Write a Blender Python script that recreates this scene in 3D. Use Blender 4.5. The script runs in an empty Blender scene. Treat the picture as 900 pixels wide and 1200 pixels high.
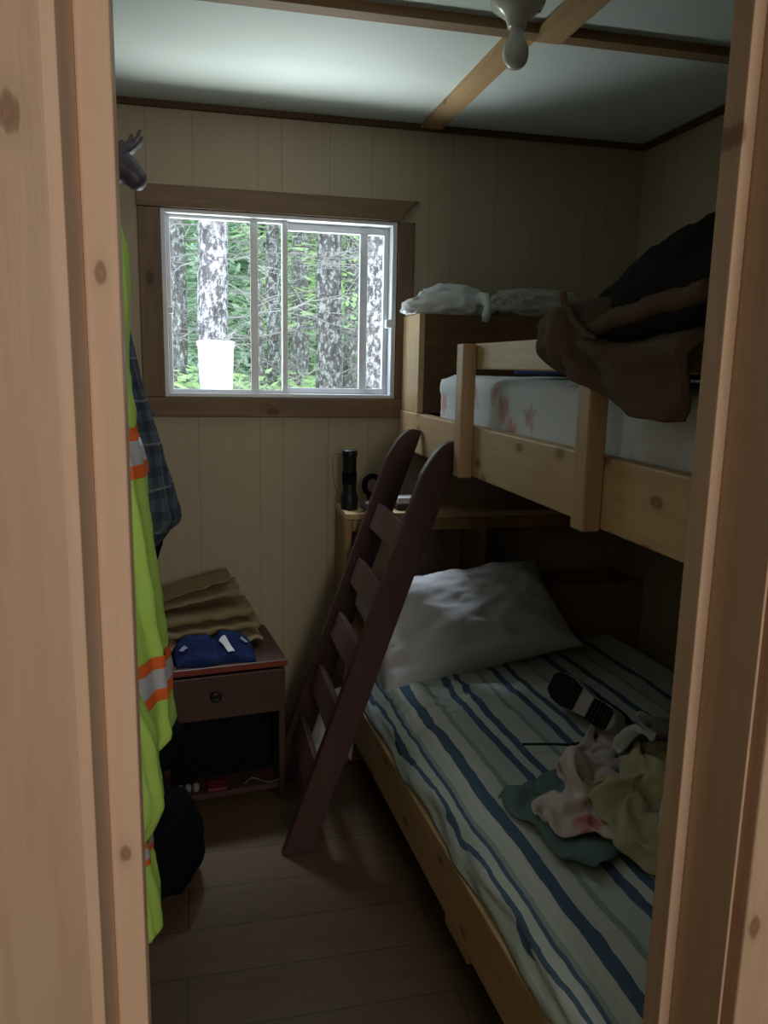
import bpy, bmesh, math, random
from mathutils import Vector, Matrix, noise
random.seed(7)
sc = bpy.context.scene
COL = sc.collection
V = Vector
PI = math.pi

# ------------------------------------------------------------------ helpers
def link(o, parent=None, label=None, cat=None, group=None, kind=None):
    if o.name not in COL.objects: COL.objects.link(o)
    if parent is not None: o.parent = parent
    if label: o['label'] = label
    if cat: o['category'] = cat
    if group: o['group'] = group
    if kind: o['kind'] = kind
    return o

def thing(name, label, cat, loc=(0, 0, 0), rz=0.0, group=None, kind=None):
    o = bpy.data.objects.new(name, None)
    o.empty_display_size = .05
    o.location = loc; o.rotation_euler = (0, 0, rz)
    return link(o, None, label, cat, group, kind)

def wloc(o):
    m = Matrix.Identity(4)
    while o is not None:
        m = Matrix.LocRotScale(o.location, o.rotation_euler, o.scale) @ m
        o = o.parent
    return m

class M:
    """mesh collector; vertices in world space unless local=True at build"""
    def __init__(s): s.bm = bmesh.new()
    def quad(s, pts):
        vs = [s.bm.verts.new(p) for p in pts]; s.bm.faces.new(vs); return s
    def box(s, x0, x1, y0, y1, z0, z1, rot=None, about=None):
        c = [V((x, y, z)) for z in (z0, z1) for y in (y0, y1) for x in (x0, x1)]
        if rot is not None:
            a = V(about) if about is not None else V(((x0+x1)/2, (y0+y1)/2, (z0+z1)/2))
            c = [rot @ (p - a) + a for p in c]
        v = [s.bm.verts.new(p) for p in c]
        for f in ((0,2,3,1),(4,5,7,6),(0,1,5,4),(2,6,7,3),(0,4,6,2),(1,3,7,5)):
            s.bm.faces.new([v[i] for i in f])
        return s
    def rings(s, rings, cap=True, closed=True):
        R = [[s.bm.verts.new(p) for p in r] for r in rings]
        n = len(R[0])
        for a, b in zip(R[:-1], R[1:]):
            for i in range(n if closed else n-1):
                j = (i+1) % n
                s.bm.faces.new((a[i], a[j], b[j], b[i]))
        if cap and closed:
            s.bm.faces.new(list(reversed(R[0]))); s.bm.faces.new(R[-1])
        return s
    def tube(s, pts, r, seg=8, cap=True):
        pts = [V(p) for p in pts]
        rr = r if isinstance(r, (list, tuple)) else [r]*len(pts)
        rings = []; up = None
        for i, p in enumerate(pts):
            t = (pts[min(i+1, len(pts)-1)] - pts[max(i-1, 0)])
            if t.length < 1e-9: t = V((0, 0, 1))
            t.normalize()
            if up is None: up = t.orthogonal().normalized()
            up = (up - t*up.dot(t))
            if up.length < 1e-6: up = t.orthogonal()
            up.normalize(); w = t.cross(up)
            rings.append([p + (up*math.cos(2*PI*k/seg) + w*math.sin(2*PI*k/seg))*rr[i] for k in range(seg)])
        return s.rings(rings, cap)
    def lathe(s, prof, c=(0, 0, 0), seg=24, rot=None):
        c = V(c); rings = []
        for r, z in prof:
            ring = []
            for k in range(seg):
                p = V((r*math.cos(2*PI*k/seg), r*math.sin(2*PI*k/seg), z))
                if rot is not None: p = rot @ p
                ring.append(c + p)
            rings.append(ring)
        return s.rings(rings)
    def grid(s, f, nu, nv):
        G = [[s.bm.verts.new(f(i/nu, j/nv)) for j in range(nv+1)] for i in range(nu+1)]
        for i in range(nu):
            for j in range(nv):
                s.bm.faces.new((G[i][j], G[i+1][j], G[i+1][j+1], G[i][j+1]))
        return s
    def prism(s, poly, axis, a, b):
        """extrude polygon (2d) along axis between a and b. axis y: poly=(x,z)"""
        def mk(p, t):
            if axis == 'y': return (p[0], t, p[1])
            if axis == 'x': return (t, p[0], p[1])
            return (p[0], p[1], t)
        A = [s.bm.verts.new(mk(p, a)) for p in poly]; B = [s.bm.verts.new(mk(p, b)) for p in poly]
        n = len(poly)
        s.bm.faces.new(A); s.bm.faces.new(list(reversed(B)))
        for i in range(n):
            j = (i+1) % n
            s.bm.faces.new((A[j], A[i], B[i], B[j]))
        return s
    def build(s, name, mat, parent=None, smooth=False, bevel=0, solid=0, sub=0, local=False, **kw):
        bm = s.bm
        bmesh.ops.recalc_face_normals(bm, faces=bm.faces)
        if parent is not None and not local:
            bm.transform(wloc(parent).inverted())
        me = bpy.data.meshes.new(name)
        origin = None
        if parent is None and not local and bm.verts:
            xs = [v.co.x for v in bm.verts]; ys = [v.co.y for v in bm.verts]; zs = [v.co.z for v in bm.verts]
            origin = V(((min(xs)+max(xs))/2, (min(ys)+max(ys))/2, min(zs)))
            bm.transform(Matrix.Translation(-origin))
        bm.to_mesh(me); bm.free()
        if smooth:
            for p in me.polygons: p.use_smooth = True
        if mat: me.materials.append(mat)
        o = bpy.data.objects.new(name, me)
        if origin is not None: o.location = origin
        link(o, parent, **kw)
        if solid:
            m = o.modifiers.new('solid', 'SOLIDIFY'); m.thickness = solid; m.offset = 0
        if sub:
            m = o.modifiers.new('sub', 'SUBSURF'); m.levels = sub; m.render_levels = sub
        if bevel:
            m = o.modifiers.new('bev', 'BEVEL'); m.width = bevel; m.segments = 2; m.limit_method = 'ANGLE'; m.angle_limit = 0.6
        return o

def fbm(p, o=4): return noise.fractal(V(p), 1.0, 2.0, o)
def ridge(p, o=3):
    s = 0; a = 1.0; p = V(p)
    for _ in range(o):
        s += a*(1-abs(noise.noise(p))*2.2); a *= .5; p = p*2.03 + V((3.1, 1.7, 5.3))
    return s/1.75
def sst(a, b, x):
    t = max(0, min(1, (x-a)/(b-a))); return t*t*(3-2*t)
def interp(tab, x):
    if x <= tab[0][0]: return tab[0][1]
    for (a, va), (b, vb) in zip(tab[:-1], tab[1:]):
        if x <= b: return va + (vb-va)*(x-a)/(b-a)
    return tab[-1][1]

# ------------------------------------------------------------------ camera (solved from the vanishing points)
FPX = 930.0
dv = V((-220, 175, -FPX)).normalized()
uv = V((101, 5073, FPX)).normalized()
uv = (uv - dv*uv.dot(dv)).normalized()
xv = dv.cross(uv)
ROT = Matrix((xv, dv, uv))
CAM = V((0, 0, 1.4))
cd = bpy.data.cameras.new('camera'); cam = bpy.data.objects.new('camera', cd); COL.objects.link(cam)
cd.sensor_width = 36; cd.lens = 36*FPX/1200; cd.clip_start = .02
cam.matrix_world = Matrix.Translation(CAM) @ ROT.to_4x4()
sc.camera = cam
def ray(px, py): return ROT @ V(((px-450)/FPX, -(py-600)/FPX, -1))
def pY(px, py, Y): r = ray(px, py); return CAM + r*((Y-CAM.y)/r.y)
def pX(px, py, X): r = ray(px, py); return CAM + r*((X-CAM.x)/r.x)
def pZ(px, py, Z): r = ray(px, py); return CAM + r*((Z-CAM.z)/r.z)

# ------------------------------------------------------------------ materials
class NT:
    def __init__(s, name, rough=.6, spec=.3):
        s.m = bpy.data.materials.new(name); s.m.use_nodes = True
        s.t = s.m.node_tree; s.n = s.t.nodes; s.l = s.t.links
        s.b = s.n['Principled BSDF']; s.b.inputs['Roughness'].default_value = rough
        s.b.inputs['Specular IOR Level'].default_value = spec
        s.tc = s.n.new('ShaderNodeTexCoord'); s._sep = None
    def add(s, t, **k):
        n = s.n.new(t)
        for a, v in k.items(): setattr(n, a, v)
        return n
    def set(s, sock, v):
        if hasattr(v, 'is_output'): s.l.new(v, sock)
        elif isinstance(v, (tuple, list)) and len(v) == 3 and sock.type == 'RGBA': sock.default_value = (*v, 1)
        else: sock.default_value = v
    def mapping(s, scale=(1, 1, 1), loc=(0, 0, 0), rot=(0, 0, 0), src='Object'):
        n = s.add('ShaderNodeMapping')
        s.l.new(s.tc.outputs[src], n.inputs['Vector'])
        n.inputs['Scale'].default_value = scale; n.inputs['Location'].default_value = loc; n.inputs['Rotation'].default_value = rot
        return n.outputs[0]
    def noise(s, vec, scale=5, detail=4, rough=.55, dist=0):
        n = s.add('ShaderNodeTexNoise'); s.l.new(vec, n.inputs['Vector'])
        n.inputs['Scale'].default_value = scale; n.inputs['Detail'].default_value = detail
        n.inputs['Roughness'].default_value = rough; n.inputs['Distortion'].default_value = dist
        return n.outputs['Fac']
    def vor(s, vec, scale=5, feat='F1', out='Distance', rnd=1):
        n = s.add('ShaderNodeTexVoronoi', feature=feat); s.l.new(vec, n.inputs['Vector'])
        n.inputs['Scale'].default_value = scale; n.inputs['Randomness'].default_value = rnd
        return n.outputs[out]
    def wave(s, vec, scale, dist=0, detail=2, bands='X', dscale=1):
        n = s.add('ShaderNodeTexWave', bands_direction=bands); s.l.new(vec, n.inputs['Vector'])
        n.inputs['Scale'].default_value = scale; n.inputs['Distortion'].default_value = dist; n.inputs['Detail'].default_value = detail
        n.inputs['Detail Scale'].default_value = dscale
        return n.outputs['Fac']
    def math(s, op, a, b=0, c=0):
        n = s.add('ShaderNodeMath', operation=op)
        for i, v in enumerate((a, b, c)): s.set(n.inputs[i], v)
        return n.outputs[0]
    def ramp(s, fac, stops, interp='LINEAR'):
        n = s.add('ShaderNodeValToRGB'); n.color_ramp.interpolation = interp
        e = n.color_ramp.elements
        while len(e) < len(stops): e.new(.5)
        for el, (p, c) in zip(e, stops):
            el.position = p; el.color = (*c, 1) if len(c) == 3 else c
        s.l.new(fac, n.inputs[0]); return n.outputs[0]
    def mix(s, fac, a, b, mode='MIX'):
        n = s.add('ShaderNodeMix', data_type='RGBA', blend_type=mode)
        s.set(n.inputs[0], fac); s.set(n.inputs[6], a); s.set(n.inputs[7], b); return n.outputs[2]
    def sep(s, vec=None):
        n = s.add('ShaderNodeSeparateXYZ'); s.l.new(vec or s.tc.outputs['Object'], n.inputs[0]); return n.outputs
    def color(s, v): s.set(s.b.inputs['Base Color'], v); return s
    def rough(s, v): s.set(s.b.inputs['Roughness'], v); return s
    def bump(s, h, st=.3, d=.01):
        n = s.add('ShaderNodeBump'); n.inputs['Strength'].default_value = st; n.inputs['Distance'].default_value = d
        s.l.new(h, n.inputs['Height']); s.l.new(n.outputs[0], s.b.inputs['Normal']); return s

def pine(name, base, dark, axis='Z', rough=.55, knots=True, seed=0, knot_scale=4.5, spec=.3, ksize=.10, flat='Y'):
    t = NT(name, rough, spec)
    sc_ = {'X': (.9, 14, 14), 'Y': (14, .9, 14), 'Z': (14, 14, .9)}[axis]
    ks = {'X': (.55, 1, 1), 'Y': (1, .55, 1), 'Z': (1, 1, .55)}[axis]
    ks = tuple(0 if 'XYZ'[i] == flat else x for i, x in enumerate(ks))
    loc = (seed*3.7, seed*1.9, seed*2.3)
    g = t.noise(t.mapping(sc_, loc), 3.0, 5, .6, .6)
    g2 = t.noise(t.mapping(tuple(x*4 for x in sc_), loc), 5.0, 2)
    c = t.ramp(g, [(.28, dark), (.62, base)])
    c = t.mix(t.math('MULTIPLY', g2, .22), c, dark)
    big = t.noise(t.mapping((1, 1, 1), loc), 2.2, 2)
    c = t.mix(t.math('MULTIPLY', big, .35), c, tuple(x*.8 for x in base))
    if knots:
        n = t.add('ShaderNodeTexVoronoi', feature='F1', voronoi_dimensions='2D')
        so = t.sep(t.mapping(ks, loc)); cb = t.add('ShaderNodeCombineXYZ')
        ax = [i for i in range(3) if 'XYZ'[i] != flat]
        t.l.new(so[ax[0]], cb.inputs[0]); t.l.new(so[ax[1]], cb.inputs[1]); t.l.new(cb.outputs[0], n.inputs['Vector'])
        n.inputs['Scale'].default_value = knot_scale
        d = n.outputs['Distance']
        dn = t.math('ADD', d, t.math('MULTIPLY', t.math('SUBTRACT', g2, .5), .04))
        msk = t.math('GREATER_THAN', t.sep(n.outputs['Color'])[0], .45)
        k1 = t.ramp(dn, [(0, (.8, .8, .8)), (ksize*.45, (1, 1, 1)), (ksize*.75, (.8, .8, .8)), (ksize*.95, (.18, .18, .18)), (ksize*2.2, (0, 0, 0))])
        kd = (dark[0]*.42, dark[1]*.30, dark[2]*.26)
        c = t.mix(t.math('MULTIPLY', t.math('MULTIPLY', k1, msk), .85), c, kd)
    t.color(c).bump(g2, .08, .003)
    return t.m

def plain(name, c, rough=.6, spec=.3, var=.15, nscale=30, bump=0, bscale=200, metal=0):
    t = NT(name, rough, spec)
    n = t.noise(t.mapping(), nscale, 3)
    t.color(t.mix(n, tuple(x*(1-var) for x in c), tuple(min(1, x*(1+var)) for x in c)))
    t.b.inputs['Metallic'].default_value = metal
    if bump: t.bump(t.noise(t.mapping(), bscale, 3), bump, .004)
    return t.m

P_left = pine('pine_varnished', (.57, .415, .29), (.48, .335, .22), 'Z', .38, seed=1, knot_scale=6.5, spec=.45, ksize=.065)
P_jamb = pine('pine_jamb', (.72, .52, .385), (.63, .44, .31), 'Z', .5, seed=2, knot_scale=9, ksize=.06)
P_right = pine('pine_raw', (.60, .43, .31), (.50, .34, .225), 'Z', .55, seed=5, knot_scale=8, ksize=.075)
P_rail = pine('pine_bunk_rail', (.66, .47, .27), (.52, .34, .17), 'Y', .5, seed=4, knot_scale=9, ksize=.115, flat='X')
P_post = pine('pine_bunk_post', (.60, .42, .24), (.45, .28, .14), 'Z', .5, seed=6, knot_scale=8, ksize=.12)
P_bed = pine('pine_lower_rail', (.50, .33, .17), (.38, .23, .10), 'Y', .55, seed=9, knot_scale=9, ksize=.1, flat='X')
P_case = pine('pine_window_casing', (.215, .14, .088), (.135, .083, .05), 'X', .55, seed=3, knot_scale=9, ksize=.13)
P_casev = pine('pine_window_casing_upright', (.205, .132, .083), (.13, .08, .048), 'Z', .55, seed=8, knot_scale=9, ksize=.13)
P_trim = pine('pine_ceiling_batten', (.50, .33, .17), (.38, .23, .11), 'Y', .6, seed=11, knot_scale=6, flat='Z')
P_trimx = pine('pine_ceiling_batten_dark', (.27, .17, .085), (.18, .10, .05), 'X', .6, seed=12, knot_scale=6)
P_crown = pine('dark_crown_wood', (.11, .068, .032), (.07, .04, .02), 'X', .6, False, seed=13)
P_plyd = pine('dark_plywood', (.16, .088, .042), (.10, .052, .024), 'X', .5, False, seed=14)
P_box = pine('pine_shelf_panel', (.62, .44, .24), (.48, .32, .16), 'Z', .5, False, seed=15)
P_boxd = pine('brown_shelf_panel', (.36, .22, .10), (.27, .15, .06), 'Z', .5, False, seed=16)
P_ladder = pine('dark_red_ladder_wood', (.075, .034, .031), (.045, .020, .019), 'Z', .38, False, seed=17, spec=.4)
P_ladderx = pine('dark_red_rung_wood', (.11, .056, .051), (.07, .034, .031), 'Y', .35, False, seed=18, spec=.5)
P_ns = pine('reddish_nightstand_wood', (.085, .042, .033), (.052, .024, .02), 'X', .42, False, seed=19, spec=.4)
P_nse = plain('red_nightstand_edge', (.22, .045, .03), .4)
BLACK = plain('black_plastic', (.012, .012, .014), .4)
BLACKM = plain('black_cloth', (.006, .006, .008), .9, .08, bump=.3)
WHITEV = plain('white_vinyl', (.66, .69, .74), .35, .5, .03)
PORC = plain('white_porcelain', (.62, .62, .56), .18, .6, .05)

# panelled wall
def wallmat():
    t = NT('tan_wall_panel', .6, .25)
    s = t.sep(t.mapping(src='Generated'))
    geo = t.add('ShaderNodeNewGeometry'); ps = t.sep(geo.outputs['Position'])
    n = t.noise(t.mapping((20, 20, 1.2)), 2.0, 4)
    n2 = t.noise(t.mapping((1, 1, 1)), 160, 2)
    c = t.mix(n, (.39, .33, .235), (.445, .38, .275))
    c = t.mix(t.math('MULTIPLY', n2, .25), c, (.34, .285, .205))
    # vertical grooves, random-width plank pattern, repeating every .6 m
    hor = t.math('ADD', ps[0], ps[1]) if False else None
    nn = t.sep(geo.outputs['Normal'])
    side = t.math('GREATER_THAN', t.math('ABSOLUTE', nn[0]), .5)
    u = t.math('ADD', t.math('MULTIPLY', ps[1], side), t.math('MULTIPLY', ps[0], t.math('SUBTRACT', 1, side)))
    f = t.math('FRACT', t.math('DIVIDE', t.math('ADD', u, 2.4), .6))
    g = None
    for p in (.005, .355, .49, .76):
        d = t.math('COMPARE', f, p, .0035)
        g = d if g is None else t.math('MAXIMUM', g, d)
    c = t.mix(t.math('MULTIPLY', g, .25), c, (.13, .095, .055))
    t.color(c).bump(t.math('SUBTRACT', 1, g), .25, .004)
    return t.m
WALL = wallmat()
t = NT('white_ceiling_board', .7, .2); CEIL = t.color(t.mix(t.noise(t.mapping(), 6, 3), (.56, .62, .60), (.63, .68, .66))).m
t = NT('brown_laminate_floor', .42, .35)
br = t.add('ShaderNodeTexBrick'); t.l.new(t.mapping((1, 1, 1), src='Object'), br.inputs['Vector'])
br.inputs['Scale'].default_value = 1; br.inputs['Brick Width'].default_value = 1.2; br.inputs['Row Height'].default_value = .16; br.inputs['Mortar Size'].default_value = .0015
br.inputs['Color1'].default_value = (.125, .078, .043, 1); br.inputs['Color2'].default_value = (.165, .105, .060, 1); br.inputs['Mortar'].default_value = (.03, .02, .012, 1)
gr = t.noise(t.mapping((1.5, 14, 1)), 4, 5, .6, .8)
FLOOR = t.color(t.mix(t.math('MULTIPLY', gr, .6), br.outputs['Color'], (.045, .028, .017))).rough(t.math('ADD', .35, t.math('MULTIPLY', gr, .2))).m

# ------------------------------------------------------------------ the room shell
XL, XR, BK, FI, FO, CZ = -.36, 1.63, 2.83, .86, .728, 2.22
WX0, WX1, WZ0, WZ1 = -.105, .695, 1.285, 1.895
m = M()
T = .12
m.box(XL-T, WX0, BK, BK+T, -.05, CZ+.1); m.box(WX1, XR+T, BK, BK+T, -.05, CZ+.1)
m.box(WX0, WX1, BK, BK+T, -.05, WZ0); m.box(WX0, WX1, BK, BK+T, WZ1, CZ+.1)
m.build('wall_back', WALL, kind='structure')
M().box(XL-T, XL, FI-.13, BK, -.05, CZ+.1).build('wall_left', WALL, kind='structure')
M().box(XR, XR+T, FI-.13, BK, -.05, CZ+.1).build('wall_right', WALL, kind='structure')
m = M(); DH = 2.08
m.box(XL, -.125, FO+.012, FI, -.05, CZ+.1); m.box(.628, XR, FO+.012, FI, -.05, CZ+.1); m.box(-.125, .628, FO+.012, FI, DH, CZ+.1)
m.build('wall_front', WALL, kind='structure')
OY, OX0, OX1 = -2.4, -1.3, 2.4
M().box(OX0-.1, OX1+.1, OY-.1, BK+T, -.06, 0).build('floor', FLOOR, kind='structure')
M().box(OX0-.1, OX1+.1, OY-.1, BK+T, CZ, CZ+.05).build('ceiling', CEIL, kind='structure')
M().box(OX0-.1, OX0, OY, FI, 0, CZ).build('wall_outer_left', WALL, kind='structure')
M().box(OX1, OX1+.1, OY, FI, 0, CZ).build('wall_outer_right', WALL, kind='structure')
M().box(OX0, OX1, OY-.1, OY, 0, CZ).build('wall_rear', WALL, kind='structure')
M().box(OX0, XL-T, FO+.012, FI, 0, CZ).build('wall_front_left', WALL, kind='structure')
M().box(XR+T, OX1, FO+.012, FI, 0, CZ).build('wall_front_right', WALL, kind='structure')

# door frame
d = thing('door_1', 'pine door frame in the foreground around the doorway', 'door frame', (.26, .8, 0), kind='structure')
YC = .716
M().box(-.34, -.111, YC, FO+.02, 0, DH+.09).build('casing', P_left, d, bevel=.004, label='varnished pine casing board on the left')
M().box(-.125, -.101, .717, FI, 0, DH).build('jamb', P_jamb, d, bevel=.002)
M().box(-.101, -.069, .817, FI, 0, DH).build('door_stop', P_jamb, d, bevel=.003)
M().box(.605, .6085, .7265, FI, 0, DH).box(.6085, .628, .740, FI, 0, DH).build('jamb', P_right, d, bevel=.001)
M().box(.589, .605, .818, FI-.004, 0, DH).build('door_stop', P_right, d, bevel=.002)
M().box(.6185, .80, YC-.002, FO+.02, 0, DH+.09).build('casing', P_right, d, bevel=.003)
M().box(-.111, .6185, YC, FO+.02, DH, DH+.09).build('head_casing', P_right, d)
M().box(-.101, .605, .717, FI, DH-.02, DH).build('head_jamb', P_right, d)

# ceiling battens and crown strips
M().box(XL, XR, 1.955, 2.000, 2.197, CZ).build('trim_1', P_trimx, kind='structure')
M().box(.768, .842, 2.000, BK-.02, 2.206, CZ).build('trim_2', P_trim, kind='structure')
M().box(.822, .892, FI, 1.985, 2.197-.008, 2.212).build('trim_3', P_trim, kind='structure')
M().box(XL, XR, BK-.018, BK, CZ-.019, CZ).build('trim_4', P_crown, kind='structure')
M().box(XR-.018, XR, FI, BK-.018, CZ-.02, CZ).build('trim_5', P_crown, kind='structure')
M().box(XL, XL+.018, FI, BK-.018, CZ-.032, CZ).build('trim_6', P_crown, kind='structure')

# window
w = thing('window_1', 'white sliding window with wide brown pine casing in the back wall', 'window', (.295, BK, WZ0), kind='structure')
CT = .018
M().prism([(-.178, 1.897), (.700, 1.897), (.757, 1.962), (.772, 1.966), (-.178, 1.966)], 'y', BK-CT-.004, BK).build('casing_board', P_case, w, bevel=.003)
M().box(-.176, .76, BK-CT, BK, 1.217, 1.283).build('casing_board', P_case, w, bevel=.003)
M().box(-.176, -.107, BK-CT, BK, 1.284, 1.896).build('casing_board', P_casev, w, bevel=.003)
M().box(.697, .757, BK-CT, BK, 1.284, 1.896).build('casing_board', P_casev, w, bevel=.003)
def ringframe(x0, x1, z0, z1, y0, y1, wl, wr, wb, wt):
    q = M()
    q.box(x0, x0+wl, y0, y1, z0, z1); q.box(x1-wr, x1, y0, y1, z0, z1)
    q.box(x0+wl, x1-wr, y0, y1, z0, z0+wb); q.box(x0+wl, x1-wr, y0, y1, z1-wt, z1); return q
ringframe(WX0, WX1, WZ0, WZ1, BK-.012, BK+.085, .016, .016, .013, .013).build('window_frame', WHITEV, w, bevel=.002)
t = NT('window_glass', .02, .5)
tr = t.add('ShaderNodeBsdfTransparent'); gl = t.add('ShaderNodeBsdfGlossy'); gl.inputs['Roughness'].default_value = .02
fr = t.add('ShaderNodeLayerWeight'); fr.inputs['Blend'].default_value = .08
mx = t.add('ShaderNodeMixShader'); t.l.new(t.math('MULTIPLY', fr.outputs['Fresnel'], .5), mx.inputs[0]); t.l.new(tr.outputs[0], mx.inputs[1]); t.l.new(gl.outputs[0], mx.inputs[2])
t.l.new(mx.outputs[0], t.n['Material Output'].inputs[0]); GLASS = t.m
for (x0, x1, y, wt, wb, mun) in ((WX0+.016, .315, BK+.018, .010, .012, (.187, .213)), (.297, WX1-.016, BK+.045, .026, .02, (.575, .602))):
    s_ = ringframe(x0, x1, WZ0+.013, WZ1-.013, y, y+.024, .012 if y < BK+.03 else .016, .018, wb, wt).build('sash', WHITEV, w, bevel=.002)
    M().quad([(x0+.01, y+.012, WZ0+.02), (x1-.01, y+.012, WZ0+.02), (x1-.01, y+.012, WZ1-.02), (x0+.01, y+.012, WZ1-.02)]).build('pane', GLASS, s_)
    M().box(mun[0], mun[1], y+.002, y+.022, WZ0+.02, WZ1-.02).build('muntin', WHITEV, s_, bevel=.002)
M().box(WX0+.012, WX0+.032, BK-.004, BK+.02, 1.560, 1.582).build('latch', WHITEV, w, bevel=.003)
M().box(WX1-.034, WX1-.010, BK-.014, BK+.02, 1.535, 1.565).build('latch', WHITEV, w, bevel=.004)

# ------------------------------------------------------------------ outdoors
def barkmat(name, a, b, lich, lv):
    t = NT(name, .9, .1)
    n = t.noise(t.mapping((6, 6, 1.6)), 5, 6, .7)
    c = t.ramp(n, [(.35, a), (.65, b)])
    l = t.noise(t.mapping((1, 1, .7), (3, 1, 2)), 30, 6, .75)
    c = t.mix(t.ramp(l, [(lv, (0, 0, 0)), (lv+.08, (1, 1, 1))]), c, lich)
    t.color(c).bump(n, .6, .02); return t.m
BARKS = [barkmat('bark_pale_lichen', (.08, .08, .09), (.17, .17, .19), (.52, .52, .58), .47),
         barkmat('bark_grey', (.07, .07, .075), (.15, .148, .155), (.40, .43, .44), .50),
         barkmat('bark_dark', (.09, .088, .09), (.20, .195, .20), (.45, .5, .5), .52)]
TWIG = plain('dead_twig_grey', (.27, .27, .28), .9, .1, .5, 8)
def leafmat(name, a, b):
    t = NT(name, .6, .2)
    t.color(t.mix(t.noise(t.mapping(), 3.5, 3), a, b))
    t.b.inputs['Transmission Weight'].default_value = 0
    df = t.add('ShaderNodeBsdfTranslucent'); df.inputs[0].default_value = (*b, 1)
    mx = t.add('ShaderNodeMixShader'); mx.inputs[0].default_value = .5
    t.l.new(t.b.outputs[0], mx.inputs[1]); t.l.new(df.outputs[0], mx.inputs[2])
    t.l.new(mx.outputs[0], t.n['Material Output'].inputs[0]); return t.m
LEAF = [leafmat('hazed_needles_bright', (.42, .60, .34), (.66, .84, .50)),  # needle colours lightened to carry the outdoor haze and glare
        leafmat('hazed_needles_cool', (.46, .60, .50), (.68, .82, .70)),
        leafmat('hazed_needles_deep', (.46, .58, .52), (.68, .80, .72))]
t = NT('forest_floor', .95, .1)
GROUND = t.color(t.mix(t.noise(t.mapping(), 2.5, 6), (.20, .26, .14), (.46, .50, .34))).m
GZ = -.55
M().grid(lambda a, b: V((-14+28*a, 3.2+22*b, GZ + .12*fbm((a*9, b*9, 2)) + b*1.2)), 40, 40).build('ground', GROUND, smooth=True, kind='structure')

def tree(label, x, y, r, h, bark, rng, branches=26, blen=1.1, foliage=0, leaf=0, zlo=.3, zhi=4.2, fz=(.3, 4), fr=1.2, lean=0.0, ls=1.0):
    z0 = GZ + (y-3.2)/22*1.2 - .15
    tr = thing('spruce_tree', label, 'tree', (x, y, z0), group='spruce trees outside the window')
    q = M(); rings = []
    n = 26
    for i in range(n):
        tz = i/(n-1); zz = z0 + h*tz; rad = r*(1.25-.75*tz) + (.06*r if i else .4*r)
        cx = x + lean*h*tz + .03*fbm((zz*.6, x, y)); cy = y + .03*fbm((zz*.6, y, x))
        rings.append([V((cx + rad*(1+.10*noise.noise(V((math.cos(a)*2, math.sin(a)*2, zz*3+x))))*math.cos(a), cy + rad*(1+.1*noise.noise(V((math.cos(a)*2, math.sin(a)*2, zz*3+y))))*math.sin(a), zz)) for a in [2*PI*k/14 for k in range(14)]])
    q.rings(rings).build('trunk', BARKS[bark], tr, smooth=True)
    if branches:
        q = M()
        for i in range(int(branches*1.6)):
            zz = rng.uniform(zlo, zhi); a = rng.uniform(0, 2*PI); L = blen*rng.uniform(.4, 1.1)
            p = V((x + lean*(zz-z0), y, zz)); dr = V((math.cos(a), math.sin(a), rng.uniform(-.45, .25)))
            pts = [p + dr*(L*k/5) + V((0, 0, -.10*L*(k/5)**2 + .03*rng.uniform(-1, 1))) + V((rng.uniform(-1, 1), rng.uniform(-1, 1), 0))*.03*k/5 for k in range(6)]
            q.tube(pts, [.0075*(1-.16*k)*(.5+.6*rng.random()) for k in range(6)], 5)
            for _ in range(rng.randint(7, 13)):
                k = rng.uniform(.2, .98); j = int(k*5); b0 = pts[j].lerp(pts[min(5, j+1)], k*5-j)
                tw = V((dr.x+rng.uniform(-1, 1)*.9, dr.y+rng.uniform(-1, 1)*.9, rng.uniform(-.6, .5))).normalized()*rng.uniform(.12, .45)
                mid = b0+tw*.5+V((rng.uniform(-1, 1), rng.uniform(-1, 1), rng.uniform(-1, 1)))*.03
                q.tube([b0, mid, b0+tw], [.003, .0022, .0012], 4, False)
        q.build('dead_branches', TWIG, tr, kind='stuff')
    if foliage:
        q = M(); bm = q.bm
        for i in range(foliage):
            zz = rng.uniform(*fz); a = rng.uniform(0, 2*PI); rr = fr*math.sqrt(rng.random())*(1.15-.5*(zz-fz[0])/(fz[1]-fz[0]+.01))
            c = V((x + lean*(zz-z0) + rr*math.cos(a), y + rr*math.sin(a), zz - rr*.25))
            o = V((math.cos(a), math.sin(a), rng.uniform(-.5, .1))); sd = V((-o.y, o.x, 0)).normalized()
            for k in range(5):
                dd = (o + sd*rng.uniform(-1.1, 1.1) + V((0, 0, rng.uniform(-.35, .35)))).normalized()
                L = rng.uniform(.07, .2)*ls; wv = dd.cross(V((rng.uniform(-1, 1), rng.uniform(-1, 1), 1.2))).normalized()*rng.uniform(.012, .026)*ls
                b0 = c + V((rng.uniform(-1, 1), rng.uniform(-1, 1), rng.uniform(-1, 1)))*.07
                vs = [bm.verts.new(p) for p in (b0-wv*.4, b0+dd*L*.5-wv, b0+dd*L, b0+dd*L*.5+wv)]
                bm.faces.new(vs)
        me = bpy.data.meshes.new('foliage')
        bm.transform(wloc(tr).inverted()); bm.to_mesh(me); bm.free(); me.materials.append(LEAF[leaf])
        o = bpy.data.objects.new('foliage', me); link(o, tr)
    return tr
rg = random.Random(11)
def tx(px, y): return pY(px, 420, y).x
tree('thick pale lichen covered spruce trunk behind the white pail in left pane', tx(252, 5.2), 5.2, .088, 7, 0, rg, 30, .9)
tree('mottled grey spruce trunk in the middle of the right pane', tx(384, 5.6), 5.6, .085, 7, 1, rg, 34, 1.0, lean=.01)
tree('pale spruce trunk at the right edge of the window', tx(438, 5.3), 5.3, .075, 7, 0, rg, 22, .9)
tree('thin grey spruce trunk just left of the centre window post', tx(322, 6.4), 6.4, .05, 7, 1, rg, 20, .9)
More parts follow.
